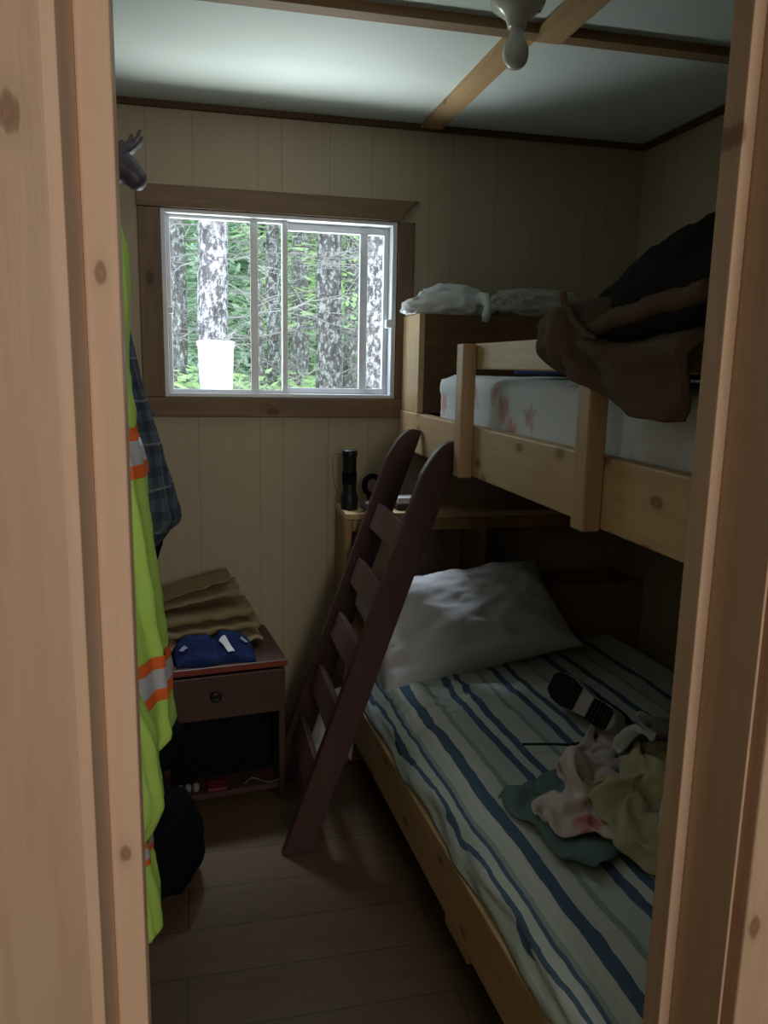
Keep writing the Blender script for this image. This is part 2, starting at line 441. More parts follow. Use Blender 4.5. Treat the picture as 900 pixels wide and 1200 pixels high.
tree('slim dark spruce trunk near the left edge of the window', tx(212, 6.8), 6.8, .06, 8, 2, rg, 26, 1.1, 500, 0, fz=(-.1, 1.3), fr=1.2)
tree('slim grey spruce beside the middle trunk of the right pane', tx(352, 7.4), 7.4, .075, 8, 2, rg, 30, 1.2)
tree('dark narrow spruce trunk between the two right pane trunks', tx(412, 7.6), 7.6, .06, 8, 2, rg, 22, 1.0, 600, 0, fz=(1.9, 4.2), fr=1.0)
tree('bushy young spruce low in the left pane', tx(214, 5.4), 5.4, .03, 2.4, 2, rg, 4, .4, 1100, 0, zhi=1.2, fz=(-.4, 1.35), fr=.55)
tree('bright green spruce low behind the centre window post', tx(308, 6.1), 6.1, .03, 2.6, 2, rg, 4, .4, 1100, 0, zhi=1.3, fz=(-.4, 1.35), fr=.6)
tree('young spruce low in the right pane between the trunks', tx(352, 6.0), 6.0, .03, 2.3, 2, rg, 4, .4, 900, 1, zhi=1.2, fz=(-.4, 1.2), fr=.5)
for i, (px, y, lf, n, lab) in enumerate([
    (190, 9, 1, 1500, 'tall hazy green spruce far behind the left window edge'),
    (262, 10.5, 0, 1600, 'tall pale green spruce far behind the thick left trunk'),
    (300, 9.2, 1, 1500, 'tall green spruce far behind the left pane strip'),
    (345, 11, 2, 1600, 'tall deep green spruce far behind the right pane middle'),
    (405, 10, 0, 1700, 'tall bright green spruce far behind the right pane strip'),
    (455, 11, 1, 1500, 'tall green spruce far behind the right window edge')]):
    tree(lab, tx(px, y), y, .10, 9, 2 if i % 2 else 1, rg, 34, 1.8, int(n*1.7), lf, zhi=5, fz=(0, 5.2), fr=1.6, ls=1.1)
for i, (px, y, lab) in enumerate([(170, 13, 'distant dark spruce beyond the left window edge'), (240, 14, 'distant dark spruce beyond the white pail'),
    (320, 13.5, 'distant dark spruce beyond the centre window post'), (380, 14.5, 'distant dark spruce beyond the middle right trunk'), (450, 14, 'distant dark spruce beyond the right window edge')]):
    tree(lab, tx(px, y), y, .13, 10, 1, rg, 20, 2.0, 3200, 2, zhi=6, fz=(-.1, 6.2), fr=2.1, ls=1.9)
# white pail on the pale trunk
pc = pY(254, 463, 4.9)
pail = thing('plastic_pail', 'bright white plastic pail outside the window in front of the pale trunk', 'pail', (pc.x, 4.9, 1.02))
PAIL = plain('white_pail_plastic', (.95, .97, 1.0), .4, .3, .02)
M().lathe([(.085, 1.02), (.104, 1.50), (.098, 1.50), (.080, 1.03)], (pc.x, 4.9, 0), 28).build('bucket', PAIL, pail, smooth=False)
M().lathe([(.106, 1.495), (.112, 1.50), (.112, 1.525), (.09, 1.532), (.001, 1.533)], (pc.x, 4.9, 0), 28).build('lid', PAIL, pail)
M().box(pc.x-.02, pc.x+.02, 4.95, 5.12, 1.0, 1.02).build('bracket', TWIG, pail)

# ------------------------------------------------------------------ ceiling light
lx, ly = .722, 1.846
L = thing('ceiling_light', 'white porcelain lampholder with a bare bulb on the ceiling', 'ceiling light', (lx, ly, CZ))
M().lathe([(.062, CZ), (.062, CZ-.010), (.057, CZ-.022), (.040, CZ-.034), (.027, CZ-.044), (.022, CZ-.054), (.021, CZ-.062), (.012, CZ-.062)], (lx, ly, 0), 32).build('lampholder', PORC, L, smooth=True)
bp = []
for k in range(25):
    u = k/24
    bp.append(((.0140 + (.0295-.0140)*sst(.08, .55, u) if u < .65 else .0295*math.sqrt(max(.0005, 1-((u-.65)/.35)**2))), CZ-.058-.092*u))
BULB = plain('frosted_bulb_glass', (.60, .60, .55), .12, .6, .02)
M().lathe(bp, (lx, ly, 0), 28).build('bulb', BULB, L, smooth=True)
M().lathe([(.0045, CZ-.0245), (.0045, CZ-.029), (.001, CZ-.030)], (lx+.047, ly-.012, 0), 10).build('screw', BLACK, L)

# ------------------------------------------------------------------ upper bunk
U = thing('upper_bunk', 'upper pine bunk frame with side rail and guard board', 'bunk bed', (.75, FI, 1.11))
RZ0, RZ1 = 1.112, 1.246
M().box(.718, .753, FI+.004, BK-.002, RZ0, RZ1).build('side_rail', P_rail, U, bevel=.004)
M().box(.753, XR-.003, FI+.006, BK-.004, RZ0+.02, RZ0+.045).build('bed_base', P_plyd, U)
for i, (y0, y1) in enumerate(((2.012, 2.067), (1.302, 1.352))):
    M().box(.680, .7175, y0, y1, RZ0-.004, 1.463).build('guard_post', P_post, U, bevel=.004)
M().box(.7185, .738, FI+.01, 2.066, 1.397, 1.464).build('guard_board', P_rail, U, bevel=.004)

HB = thing('headboard_box', 'tall headboard box of the upper bunk, side panel coloured as window-lit, front coloured as shaded', 'headboard', (1.17, 2.715, RZ0+.046))
M().box(.722, .742, 2.598, BK-.002, RZ1+.001, 1.575).box(.754, .760, 2.598, BK-.002, RZ0+.046, RZ1+.001).build('side_panel', P_box, HB, bevel=.002)  # pale colour stands in for window light on this side
M().box(.7425, XR-.004, 2.60, 2.618, RZ1+.002, 1.574).build('front_panel', P_plyd, HB)  # dark colour puts the shade of the front face into the panel
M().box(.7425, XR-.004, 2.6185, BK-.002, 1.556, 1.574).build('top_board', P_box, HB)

# sheets
def floral():
    t = NT('white_floral_sheet', .85, .1)
    n = t.noise(t.mapping(), 6, 4)
    c = t.mix(n, (.60, .66, .70), (.72, .76, .77))
    v = t.add('ShaderNodeTexVoronoi'); t.l.new(t.mapping((1, 1, 1)), v.inputs['Vector']); v.inputs['Scale'].default_value = 8
    dd = t.math('ADD', v.outputs['Distance'], t.math('MULTIPLY', t.math('SUBTRACT', t.noise(t.mapping(), 45, 3), .5), .5))
    msk = t.math('GREATER_THAN', t.sep(v.outputs['Color'])[1], .2)
    f = t.math('MULTIPLY', t.ramp(dd, [(.2, (1, 1, 1)), (.36, (0, 0, 0))]), msk)
    c = t.mix(t.math('MULTIPLY', f, .75), c, (.55, .24, .24))
    v2 = t.add('ShaderNodeTexVoronoi'); t.l.new(t.mapping((1, 1, 1), (.33, .21, .17)), v2.inputs['Vector']); v2.inputs['Scale'].default_value = 9
    d2 = t.math('ADD', v2.outputs['Distance'], t.math('MULTIPLY', t.math('SUBTRACT', t.noise(t.mapping(), 60, 3), .5), .6))
    f2 = t.math('MULTIPLY', t.ramp(d2, [(.08, (1, 1, 1)), (.2, (0, 0, 0))]), .55)
    c = t.mix(f2, c, (.36, .42, .46))
    t.color(c).bump(t.noise(t.mapping(), 14, 4), .25, .01); return t.m
FLORAL = floral()
def slab(name, x0, x1, y0, y1, z0, z1, mat, parent=None, r=.05, wr=.006, nx=26, ny=60, nz=8, fr=None, **kw):
    """soft mattress: rounded box with wrinkles"""
    q = M()
    q.box(-.5, .5, -.5, .5, -.5, .5)
    bmesh.ops.subdivide_edges(q.bm, edges=q.bm.edges[:], cuts=23, use_grid_fill=True)
    sx, sy, sz = (x1-x0)/2, (y1-y0)/2, (z1-z0)/2
    for v in q.bm.verts:
        p = V((v.co.x*2*sx, v.co.y*2*sy, v.co.z*2*sz))
        qx, qy, qz = [max(-s+r, min(s-r, c)) for c, s in zip(p, (sx, sy, sz))]
        c = V((qx, qy, qz)); dlt = p - c
        if dlt.length > 1e-6:
            mx = max(abs(dlt.x), abs(dlt.y), abs(dlt.z)); dlt = dlt.normalized()*mx
        p = c + dlt + V(((x0+x1)/2, (y0+y1)/2, (z0+z1)/2))
        nn = V((p.x*7, p.y*5, p.z*14))
        k = ridge(nn, 3)*wr
        if v.co.z > -.45:
            if abs(v.co.x) > .49: p.x += math.copysign(k, v.co.x)
            if v.co.z > .49: p.z += k
            if abs(v.co.y) > .49: p.y += math.copysign(k, v.co.y)
        if fr: p = fr(p)
        v.co = p
    return q.build(name, mat, parent, smooth=True, **kw)
slab('mattress', .762, 1.59, FI+.03, 2.50, RZ0+.047, 1.372, FLORAL, r=.035, wr=.007, label='upper bunk mattress in a white sheet with pink flowers', cat='mattress')

# navy blanket folded on the upper mattress, seen under the guard board
NAVY = plain('navy_blanket', (.018, .034, .105), .9, .1, .3, 20, .3, 120)
q = M()
for k in range(3):
    z0 = 1.397 + k*.024
    q.rings([[V((1.08 + (.20-.008*k)*sx_, y, z0 + .012*sz_ + .004*fbm((sx_*2, y*9, k)))) for sx_, sz_ in ((-1, 0), (-.98, .8), (-.5, 1), (.5, 1), (.98, .8), (1, 0), (.98, -.8), (.5, -1), (-.5, -1), (-.98, -.8))] for y in [1.52+.045*i for i in range(15)]])
q.build('folded_blanket', NAVY, smooth=True, label='navy blue folded blanket on the upper mattress under the guard board', cat='blanket')

# ------------------------------------------------------------------ lower bunk (slightly skewed from the wall)
ang = .0497
Lb = thing('lower_bed', 'low pine bed frame under the upper bunk, long plain side rail', 'bed', (.563, FI, 0), ang)
# local frame: x across, y along
def lb(x, y, z): return V((x, y, z))
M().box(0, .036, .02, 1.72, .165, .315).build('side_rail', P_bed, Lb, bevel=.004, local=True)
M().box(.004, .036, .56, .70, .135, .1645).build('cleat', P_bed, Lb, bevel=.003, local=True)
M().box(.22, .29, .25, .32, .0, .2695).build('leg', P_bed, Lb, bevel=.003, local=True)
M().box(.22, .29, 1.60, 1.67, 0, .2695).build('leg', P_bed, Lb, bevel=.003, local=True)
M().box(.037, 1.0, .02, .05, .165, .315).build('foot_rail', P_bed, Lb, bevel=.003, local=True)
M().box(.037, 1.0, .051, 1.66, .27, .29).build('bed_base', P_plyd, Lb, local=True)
def striped():
    t = NT('blue_white_striped_sheet', .88, .08)
    s = t.sep(t.tc.outputs['Object'])
    wob = t.math('MULTIPLY', t.math('SUBTRACT', t.noise(t.mapping(), 7, 3), .5), .02)
    x = t.math('ADD', s[0], wob)
    stops = []; bg = (.52, .60, .56); bl = (.032, .092, .20); gy = (.30, .38, .36); pal = (.62, .66, .60); mid = (.20, .32, .38)
    seq = [(0, bg), (.012, bl), (.022, bg), (.036, bl), (.044, gy), (.052, bg), (.070, pal)]
    c0 = [(.100, .030, bl), (.163, .016, gy), (.235, .024, bl), (.283, .022, bl), (.365, .016, gy), (.428, .024, bl), (.485, .022, bl), (.565, .014, gy), (.655, .026, bl), (.725, .024, bl), (.80, .014, gy), (.87, .024, bl), (.93, .022, bl)]
    for (c, w_, cc) in c0: seq += [(c-w_/2, cc), (c+w_/2, pal if cc is bl else bg)]
    r = None
    n = t.add('ShaderNodeValToRGB'); n.color_ramp.interpolation = 'CONSTANT'
    e = n.color_ramp.elements
    seq = seq[:31]
    while len(e) < len(seq): e.new(.5)
    for el, (p, c) in zip(e, seq): el.position = p; el.color = (*c, 1)
    t.l.new(x, n.inputs[0])
    c = t.mix(t.math('MULTIPLY', t.noise(t.mapping((1, 1, 1)), 260, 2), .3), n.outputs[0], (.40, .47, .48))
    t.color(c).bump(t.noise(t.mapping((9, 4, 9)), 3.5, 4), .35, .012); return t.m
STRIPE = striped()
def bedtop(u, v):
    """u across 0..1 (side drop then top), v along"""
    a = u*1.08; y = .03 + v*(1.70 - .052*a)
    drop = .115
    if a < drop:
        tt = a/drop; x = .006 + .020*tt + .006*math.sin(y*17+tt*3); z = .318 + .078*tt
        x += .008*fbm((y*6, tt*3, 1)) - .008*math.sin(tt*PI)
    else:
        tt = a-drop
        e = sst(0, .06, tt)
        x = .026 + tt*(.985/.965) ; z = .396 + .030*e
        crumple = sst(.95, 1.35, y)*(1-sst(1.5, 1.75, y))*(1-sst(.25, .50, x))
        z += .006*ridge((x*7, y*5, 3)) + crumple*.028*max(0, ridge((x*9+y*2, y*16, 7))-.3) + .006*fbm((x*4, y*3, 9))
    return V((x, y, z))
mt = M().grid(bedtop, 80, 130).build('mattress', STRIPE, None, smooth=True, local=True, label='lower bunk mattress under a blue and white striped sheet', cat='mattress')
mt.location = Lb.location; mt.rotation_euler = Lb.rotation_euler
sm = mt.modifiers.new('solid', 'SOLIDIFY'); sm.thickness = .02; sm.offset = -1

# headboard shelf at the far end of the lower bunk
S = thing('headboard_shelf', 'low open wooden shelf box at the head of the lower bed', 'shelf', (1.04, 2.715, 0))
SX0, SX1, SY0, SZ = .484, XR-.004, 2.602, .905
M().box(SX0, SX1, SY0, BK-.002, SZ-.02, SZ).build('top_board', P_box, S, bevel=.002)
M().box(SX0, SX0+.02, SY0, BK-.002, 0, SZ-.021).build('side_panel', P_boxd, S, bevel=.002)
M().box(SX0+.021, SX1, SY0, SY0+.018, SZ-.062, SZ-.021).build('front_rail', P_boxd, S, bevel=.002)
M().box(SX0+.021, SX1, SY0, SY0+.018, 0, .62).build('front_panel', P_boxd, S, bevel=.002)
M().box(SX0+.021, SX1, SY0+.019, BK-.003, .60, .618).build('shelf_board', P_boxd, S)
M().box(.97, .99, SY0+.002, BK-.003, .6185, SZ-.0215).build('divider', P_boxd, S)

# things on that shelf
fx, fy = .512, 2.70
F = thing('flashlight', 'black flashlight standing upright on the low shelf beside the ladder', 'flashlight', (fx, fy, SZ))
M().lathe([(.029, SZ), (.0305, SZ+.012), (.0305, SZ+.045), (.026, SZ+.060), (.0245, SZ+.062), (.024, SZ+.185), (.027, SZ+.187), (.027, SZ+.205), (.022, SZ+.209), (.001, SZ+.209)], (fx, fy, 0), 24).build('body', BLACK, F, smooth=True, bevel=.001)
M().lathe([(.0255, SZ+.09), (.0262, SZ+.095), (.0255, SZ+.10), (.0262, SZ+.105), (.0255, SZ+.11), (.0262, SZ+.115), (.0255, SZ+.12), (.0262, SZ+.125), (.0255, SZ+.13)], (fx, fy, 0), 24).build('grip', BLACKM, F)
M().tube([(fx-.024, fy, SZ+.197), (fx-.045, fy, SZ+.200), (fx-.060, fy, SZ+.185), (fx-.058, fy, SZ+.12), (fx-.050, fy, SZ+.075), (fx-.036, fy, SZ+.050), (fx-.029, fy, SZ+.045)], .0018, 6).build('wrist_strap', plain('tan_cord', (.20, .16, .10), .9), F, smooth=True)
G = thing('headphones', 'black round headset standing behind the ladder on the low shelf', 'headphones', (.61, 2.74, SZ))
M().tube([(.605+.03*math.cos(a), 2.745, SZ+.075+.034*math.sin(a)) for a in [2*PI*k/20 for k in range(21)]], .010, 8).build('ear_ring', BLACKM, G, smooth=True)
M().tube([(.60, 2.75, SZ+.004), (.598, 2.75, SZ+.045)], .014, 10).tube([(.64, 2.75, SZ+.004), (.632, 2.75, SZ+.05)], .012, 10).build('stand', BLACK, G, smooth=True)
def blob(c, r, seed, amp=.15, fr=2.0, nu=40, nv=24, flat=None, pw=1.0):
    q = M(); rings = []
    for i in range(nv+1):
        ph = -PI/2 + PI*i/nv; ring = []
        for k in range(nu):
            th = 2*PI*k/nu
            d = V((math.cos(ph)*math.cos(th), math.cos(ph)*math.sin(th), math.sin(ph)))
            d = V([math.copysign(abs(x)**pw, x) for x in d])
            s_ = 1 + amp*(ridge(d*fr + V((seed, seed*2.1, 0)), 3)-.5)
            p = V((c[0]+r[0]*d.x*s_, c[1]+r[1]*d.y*s_, c[2]+r[2]*d.z*s_))
            if flat is not None and p.z < flat: p.z = flat
            ring.append(p)
        rings.append(ring)
    q.rings(rings); return q
GREYP = plain('grey_plastic', (.10, .11, .125), .3, .5)
blob((.585, 2.655, SZ+.018), (.042, .03, .019), 2, .02, 1, flat=SZ, pw=.9).build('spectacle_case', GREYP, smooth=True, label='small rounded grey case lying beside the flashlight', cat='case')
PK = thing('paper_packet', 'small white and red packet on the shelf seen between the ladder rails', 'packet', (.72, 2.68, SZ))
M().box(.672, .765, 2.645, 2.715, SZ+.0005, SZ+.022).build('carton', plain('dark_carton', (.07, .06, .06), .6), PK, bevel=.002)
M().box(.675, .742, 2.646, 2.713, SZ+.023, SZ+.045).build('wrapper', plain('white_paper', (.75, .78, .84), .5), PK, bevel=.004)
M().box(.7425, .757, 2.648, 2.711, SZ+.023, SZ+.043).build('red_band', plain('red_paper', (.50, .05, .05), .5), PK, bevel=.003)

# ------------------------------------------------------------------ pillow on the lower bed
def cotton(name, c, var=.06, b=.3):
    t = NT(name, .9, .08)
    t.color(t.mix(t.noise(t.mapping(), 5, 4), tuple(x*(1-var) for x in c), c)).bump(t.noise(t.mapping((1, 1, 1)), 9, 5, .6, 1.0), b, .012); return t.m
PILL = cotton('white_pillowcase', (.66, .67, .70))
def pillow(w_, h_, th, rot, c, name, label):
    q = M(); n = 44
    for sgn in (1, -1):
        def f(u, v):
            a = u*2-1; b = v*2-1
            e = (max(0, 1-abs(a)**2.4)*max(0, 1-abs(b)**2.4))**.55
            px_ = a*(1+.06*abs(b)**3 - .05*(1-b*b)*abs(a)); py_ = b*(1+(.07 if not (a > 0 and b > 0) else -.04)*abs(a)**3 - .06*(1-a*a)*abs(b))
            py_ *= 1-.13*(a+1)/2
            k = .026*(ridge((a*2.3+1, b*2.3, sgn*3), 3)-.45)*min(1, e*2) + .010*math.sin(a*9+b*4+2*fbm((a*2, b*2, 1)))*e*(1-e)*2
            return c + rot @ V((px_*w_/2, py_*h_/2, sgn*(th/2*e + k)))
        q.grid(f, n, n)
    bmesh.ops.remove_doubles(q.bm, verts=q.bm.verts, dist=.0005)
    return q.build(name, PILL, smooth=True, label=label, cat='pillow')
prot = Matrix.Rotation(.05, 3, 'Z') @ Matrix.Rotation(math.radians(40), 3, 'X') @ Matrix.Rotation(math.radians(-3), 3, 'Y') @ Matrix.Rotation(math.radians(7), 3, 'Z')
pillow(.70, .42, .25, prot, V((.862, 2.435, .566)), 'pillow', 'plump white pillow propped at the head of the lower bed')

# ------------------------------------------------------------------ ladder
LD = thing('ladder', 'dark reddish wooden ladder leaning on the upper bunk rail', 'ladder', (.254, 2.30, 0))
SL = .350; HW = .044; LY0, LY1, LTH = 2.085, 2.505, .03
def lcx(z): return .254 + SL*z
def railpoly():
    zt = 1.195
    pts = [(lcx(0)-HW, 0), (lcx(0)+HW, 0), (lcx(zt)+HW, zt)]
    x1 = lcx(zt)+HW
    pts.append((x1-.030, zt+.006))
    # rounded top-left shoulder
    zs = zt-.085; xs = lcx(zs)-HW
    P0, P1, P2 = V((x1-.030, zt+.006)), V((lcx(zt)-HW+.018, zt+.004)), V((xs, zs))
    for k in range(1, 9):
        u = k/8; p = P0*(1-u)**2 + P1*2*u*(1-u) + P2*u*u; pts.append((p.x, p.y))
    return pts
for y in (LY0, LY1):
    M().prism(railpoly(), 'y', y, y+LTH).build('rail', P_ladder, LD, bevel=.004)
ld = V((SL, 0, 1)).normalized(); lp = V((1, 0, -SL)).normalized()
for (px, py) in ((475, 617), (448, 691), (418, 764), (390, 836), (363, 905)):
    z = pY(px, py, LY0+.03).z
    c = V((lcx(z)-.012, 0, z)); q = M(); h = .088; th = .02
    cs = []
    for y in (LY0+LTH+.0005, LY1-.0005):
        for a, b in ((0, -th/2), (0, th/2), (-h, th/2), (-h, -th/2)):
            p = c + ld*a + lp*b; cs.append(V((p.x, y, p.z)))
    q.rings([cs[:4], cs[4:]]).build('rung', P_ladderx, LD, bevel=.003)

# pale cloth sagging from the corner of the lower bed behind the ladder
FL2 = FLORAL
def sag(u, v):
    x = .30 + .20*u; z = .055 + .255*v - .03*math.sin(u*7)*(1-v)
    y = 2.545 + .012*math.sin(u*16+v*2) + .012*fbm((u*5, v*4, 2))
    return V((x + .03*v, y, z))
M().grid(sag, 30, 20).build('floral_cloth', FL2, smooth=True, solid=.004, label='pale floral cloth sagging off the bed corner behind the ladder foot', cat='cloth')

# ------------------------------------------------------------------ nightstand
NS = thing('nightstand', 'small reddish brown nightstand with one drawer and an open bay', 'nightstand', (.256, 2.42, 0), .12)
k = dict(local=True)
M().box(-.392, .006, -.010, .352, .452, .474).build('top', P_ns, NS, bevel=.003, **k)
M().box(-.3925, .0065, -.0115, -.0105, .455, .472).build('edge_band', P_nse, NS, **k)
M().box(-.02, 0, 0, .345, 0, .4515).build('side_panel', P_ns, NS, bevel=.002, **k)
M().box(-.385, -.365, 0, .345, 0, .4515).build('side_panel', P_ns, NS, bevel=.002, **k)
M().box(-.364, -.021, .333, .345, .03, .4515).build('back_panel', P_ns, NS, **k)
M().box(-.364, -.021, .002, .332, .03, .048).build('shelf', P_ns, NS, **k)
M().box(-.364, -.021, .02, .332, .296, .304).build('drawer_floor', P_ns, NS, **k)
D = M().box(-.380, -.003, -.0165, -.0015, .305, .447).build('drawer', P_ns, NS, bevel=.003, **k)
M().lathe([(.006, 0), (.006, .008), (.0165, .012), (.018, .018), (.013, .025), (.008, .0225), (.001, .022)], (-.225, -.017, .385), 20, Matrix.Rotation(PI/2, 3, 'X')).build('knob', BLACK, D, smooth=True, local=True)
nsm = Matrix.Translation(NS.location) @ Matrix.Rotation(.12, 4, 'Z')
def nl(x, y, z): return nsm @ V((x, y, z))
# bits inside the open bay
def inbay(name, mat, x0, x1, y0, y1, z0, z1, label, cat, bevel=.004):
    q = M().box(x0, x1, y0, y1, z0, z1); q.bm.transform(nsm); q.build(name, mat, bevel=bevel, label=label, cat=cat)
inbay('magazine', plain('red_cover', (.16, .025, .035), .4), -.25, -.19, .006, .06, .0485, .058, 'thin red booklet lying on the nightstand bottom shelf', 'booklet', .001)
inbay('bay_shade_block', BLACKM, -.355, -.03, .10, .325, .0485, .285, 'black block added as shade in the open bay of the nightstand', 'box')  # black solid added so the bay looks dark, shade built as a block
for i, x in enumerate((-.335, -.31, -.285)):
    c = nl(x, .03, .0485)
    M().lathe([(.009, 0), (.011, .004), (.011, .02), (.006, .026), (.001, .027)], c, 14).build('small_bottle', plain('clear_white_cap', (.20, .22, .21), .15, .6), smooth=True,
        label=('leftmost of the three tiny pale bottles under the nightstand drawer', 'middle of the three tiny pale bottles under the nightstand drawer', 'rightmost of the three tiny pale bottles under the nightstand drawer')[i], cat='bottle', group='tiny bottles in the nightstand bay')
M().tube([nl(-.13+.12*u, .02+.02*math.sin(u*6), .053+.004*math.sin(u*9)) for u in [k_/12 for k_ in range(13)]], .0025, 6).build('charging_cable', GREYP, smooth=True, label='thin pale cable lying along the nightstand bottom shelf', cat='cable')

# flattened crumpled paper bags on the nightstand
def kraft(name, c):
    t = NT(name, .85, .1)
    t.color(t.mix(t.noise(t.mapping(), 18, 4), tuple(x*.72 for x in c), c)).bump(t.noise(t.mapping(), 30, 4), .3, .006); return t.m
KR = [kraft('kraft_paper_a', (.33, .26, .15)), kraft('kraft_paper_b', (.30, .23, .13)), kraft('kraft_paper_c', (.26, .19, .10)), kraft('kraft_paper_pale', (.42, .36, .22))]
def paper(z0, x0, x1, y0, y1, lift, thick, seed, mat, label, wave=.006, rise=0):
    def top(u, v, s_):
        x = x0 + (x1-x0)*u + .010*fbm((v*4, seed, 1)); y = y0 + (y1-y0)*v + .012*fbm((u*5, seed, 4))
        z = z0 + (thick if s_ else 0)*(.4+.6*math.sin(min(1, max(0, v*1.0+.25))*PI*.75)) + wave*math.sin(u*26+seed*2+v*5)*(.3+.7*(1-v)) + wave*.8*fbm((u*6, v*5, seed)) + lift*u + rise*v
        return nl(x, y, z)
    q = M(); n1, n2 = 46, 14
    for s_ in (0, 1): q.grid(lambda u, v: top(u, v, s_), n1, n2)
    bm = q.bm; bmesh.ops.remove_doubles(bm, verts=bm.verts, dist=.0001)
    es = [e for e in bm.edges if e.is_boundary]
    try: bmesh.ops.bridge_loops(bm, edges=es)
    except Exception: pass
    return q.build('paper_bag', mat, smooth=True, label=label, cat='paper bag', group='flattened paper bags on the nightstand')
paper(.482, -.40, -.045, .125, .34, .012, .016, 1, KR[3], 'lowest flattened paper bag of the nightstand stack, pale wavy edge', .007)
paper(.517, -.40, -.050, .150, .34, .020, .020, 2, KR[0], 'second flattened paper bag from the bottom of the stack', .003)
paper(.550, -.40, -.070, .17, .34, .026, .022, 3, KR[1], 'third flattened paper bag, brown, just under the top sheets', .0025)
paper(.588, -.40, -.105, .22, .335, .052, .006, 4, KR[1], 'topmost flattened paper bag of the nightstand stack, tilted upward', .0012, .02)
paper(.606, -.40, -.130, .25, .335, .072, .004, 6, KR[2], 'loose brown paper sheet sticking up above the nightstand stack', .002, .02)

# folded navy garment
NV = cotton('navy_fleece', (.020, .036, .125), .4, .5)
def navy(u, v, s_):
    a = u*2-1; b = v*2-1
    e = max(0, 1-abs(a)**3.2)**.5*(.25*sst(-1, -.85, b)+.75*sst(-1, .25, b))*max(0, 1-max(b, 0)**3)**.5
    cleft = 1-.34*math.exp(-((a-.02)/.12)**2)
    x = -.215 + .128*a*(1-.05*b*b); y = .070 + .066*b + .006*math.sin(a*5)
    z = .4755 + (.086*e*cleft*(.92+.12*fbm((a*2, b*2, 3))) if s_ else 0)
    return nl(x, y, z)
q = M()
for s_ in (0, 1): q.grid(lambda u, v: navy(u, v, s_), 50, 30)
bmesh.ops.remove_doubles(q.bm, verts=q.bm.verts, dist=.0004)
NG = thing('folded_garment', 'folded navy blue garment with a white tag on the nightstand', 'clothing', nl(-.215, .07, .4755))
q.build('cloth', NV, NG, smooth=True)
def onnavy(a, b, off=.003): return navy((a+1)/2, (b+1)/2, 1) + V((-.03, -.75, .65))*off
def patch(cx, cy, w_, h_, rot, mat, name, n=6):
    q = M()
    def f(u, v):
        x = (u-.5)*w_; y = (v-.5)*h_
        return onnavy(cx + x*math.cos(rot)-y*math.sin(rot), cy + x*math.sin(rot)+y*math.cos(rot), .005)
    q.grid(f, n, n).build(name, mat, NG, solid=.0015)
patch(.30, -.42, .17, .62, .32, plain('white_tag', (.80, .84, .92), .5, .3, .03), 'white_tag')
patch(-.75, -.28, .16, .16, .5, plain('pale_logo_patch', (.40, .36, .52), .6), 'logo_patch')
patch(.74, -.1, .16, .16, -.4, plain('pale_logo_patch_b', (.26, .32, .45), .6), 'logo_patch')

# ------------------------------------------------------------------ clothes hanging on the left wall
def garment(name, Y, hd, cont, mat, label, cat, folds=7, famp=.22, bands=(), top=None, pw=.75, seed=0, nz=70, collar=True):
    pts = [pY(px, py, Y) for px, py in cont]
    tab = sorted([(p.z, p.x) for p in pts]); z0, z1 = tab[0][0], tab[-1][0]
    xb = XL + .001
    G_ = thing(name, label, cat, (xb+.05, Y, z0))
    def ring(z, off=0.0):
        xr = interp(tab, z); R = []
        cx = (xb+xr)/2; rx = (xr-xb)/2
        t_ = (z-z0)/(z1-z0)
        h = hd*(1-.80*sst(.78, 1.0, t_)**1.6)*(1+.25*(1-t_))
        n = 72
        for k in range(n):
            a = 2*PI*k/n; ca, sa = math.cos(a), math.sin(a)
            fo = 1 + famp*math.sin(folds*a + 2.2*fbm((z*2.2, seed, 1)) + seed + 1.3*math.sin(z*5+seed))*(1-.5*t_) *max(0, 1-abs(ca)**6) + .05*fbm((math.cos(a)*1.5, math.sin(a)*1.5, z*4+seed))
            X = cx + (rx+off)*math.copysign(abs(ca)**pw, ca) + (.006*fbm((a*1.5, z*9, seed)) + .004*math.sin(a*13+z*6+seed) if ca > 0 else 0)
            Yv = Y + (h*fo+off)*math.copysign(abs(sa)**pw, sa)
            R.append(V((max(xb, X), Yv, z)))
        return R
    M().rings([ring(z0+(z1-z0)*i/nz) for i in range(nz+1)]).build('cloth', mat, G_, smooth=True)
    for (py0, py1, xref, bm_, bn, tilt) in bands:
        za = pY(xref, py1, Y).z; zb = pY(xref, py0, Y).z
        q = M(); q.rings([ring(za+(zb-za)*i/6, .0035) for i in range(7)], cap=False).build(bn, bm_, G_, smooth=True)
    return G_
HIV = cotton('hi_vis_yellow_fabric', (.52, .82, .17), .22, .35)
HIV.node_tree.nodes['Principled BSDF'].inputs['Roughness'].default_value = .7
ORG = cotton('orange_tape', (.85, .17, .04), .12, .1)
SILV = plain('silver_reflective_tape', (.50, .53, .60), .3, .6, .1, 40)
jc = [(139, 262), (146, 285), (150, 313), (151.5, 360), (150, 392), (149, 430), (152, 460), (159, 482), (157, 505), (162, 520), (167, 545), (173, 590), (180, 640), (187, 690), (195, 745), (197, 785), (202, 825), (206, 848), (196, 858), (186, 868)]
JK = garment('safety_jacket', 1.72, .11, jc, HIV, 'hi-vis yellow safety jacket with orange and silver bands hanging at left', 'jacket', bands=[
    (499, 514, 160, ORG, 'orange_band', 0), (514, 541, 160, SILV, 'reflective_band', 0), (541, 556, 165, ORG, 'orange_band', 0),
    (754, 768, 195, ORG, 'orange_band', 0), (768, 791, 197, SILV, 'reflective_band', 0), (791, 804, 198, ORG, 'orange_band', 0)], seed=3)
sl = []
for k_ in range(15):
    u = k_/14; sl.append(V((XL+.09+.03*u+.01*math.sin(u*7), 1.640-.045*sst(0, .35, u), 1.60-.60*u)))
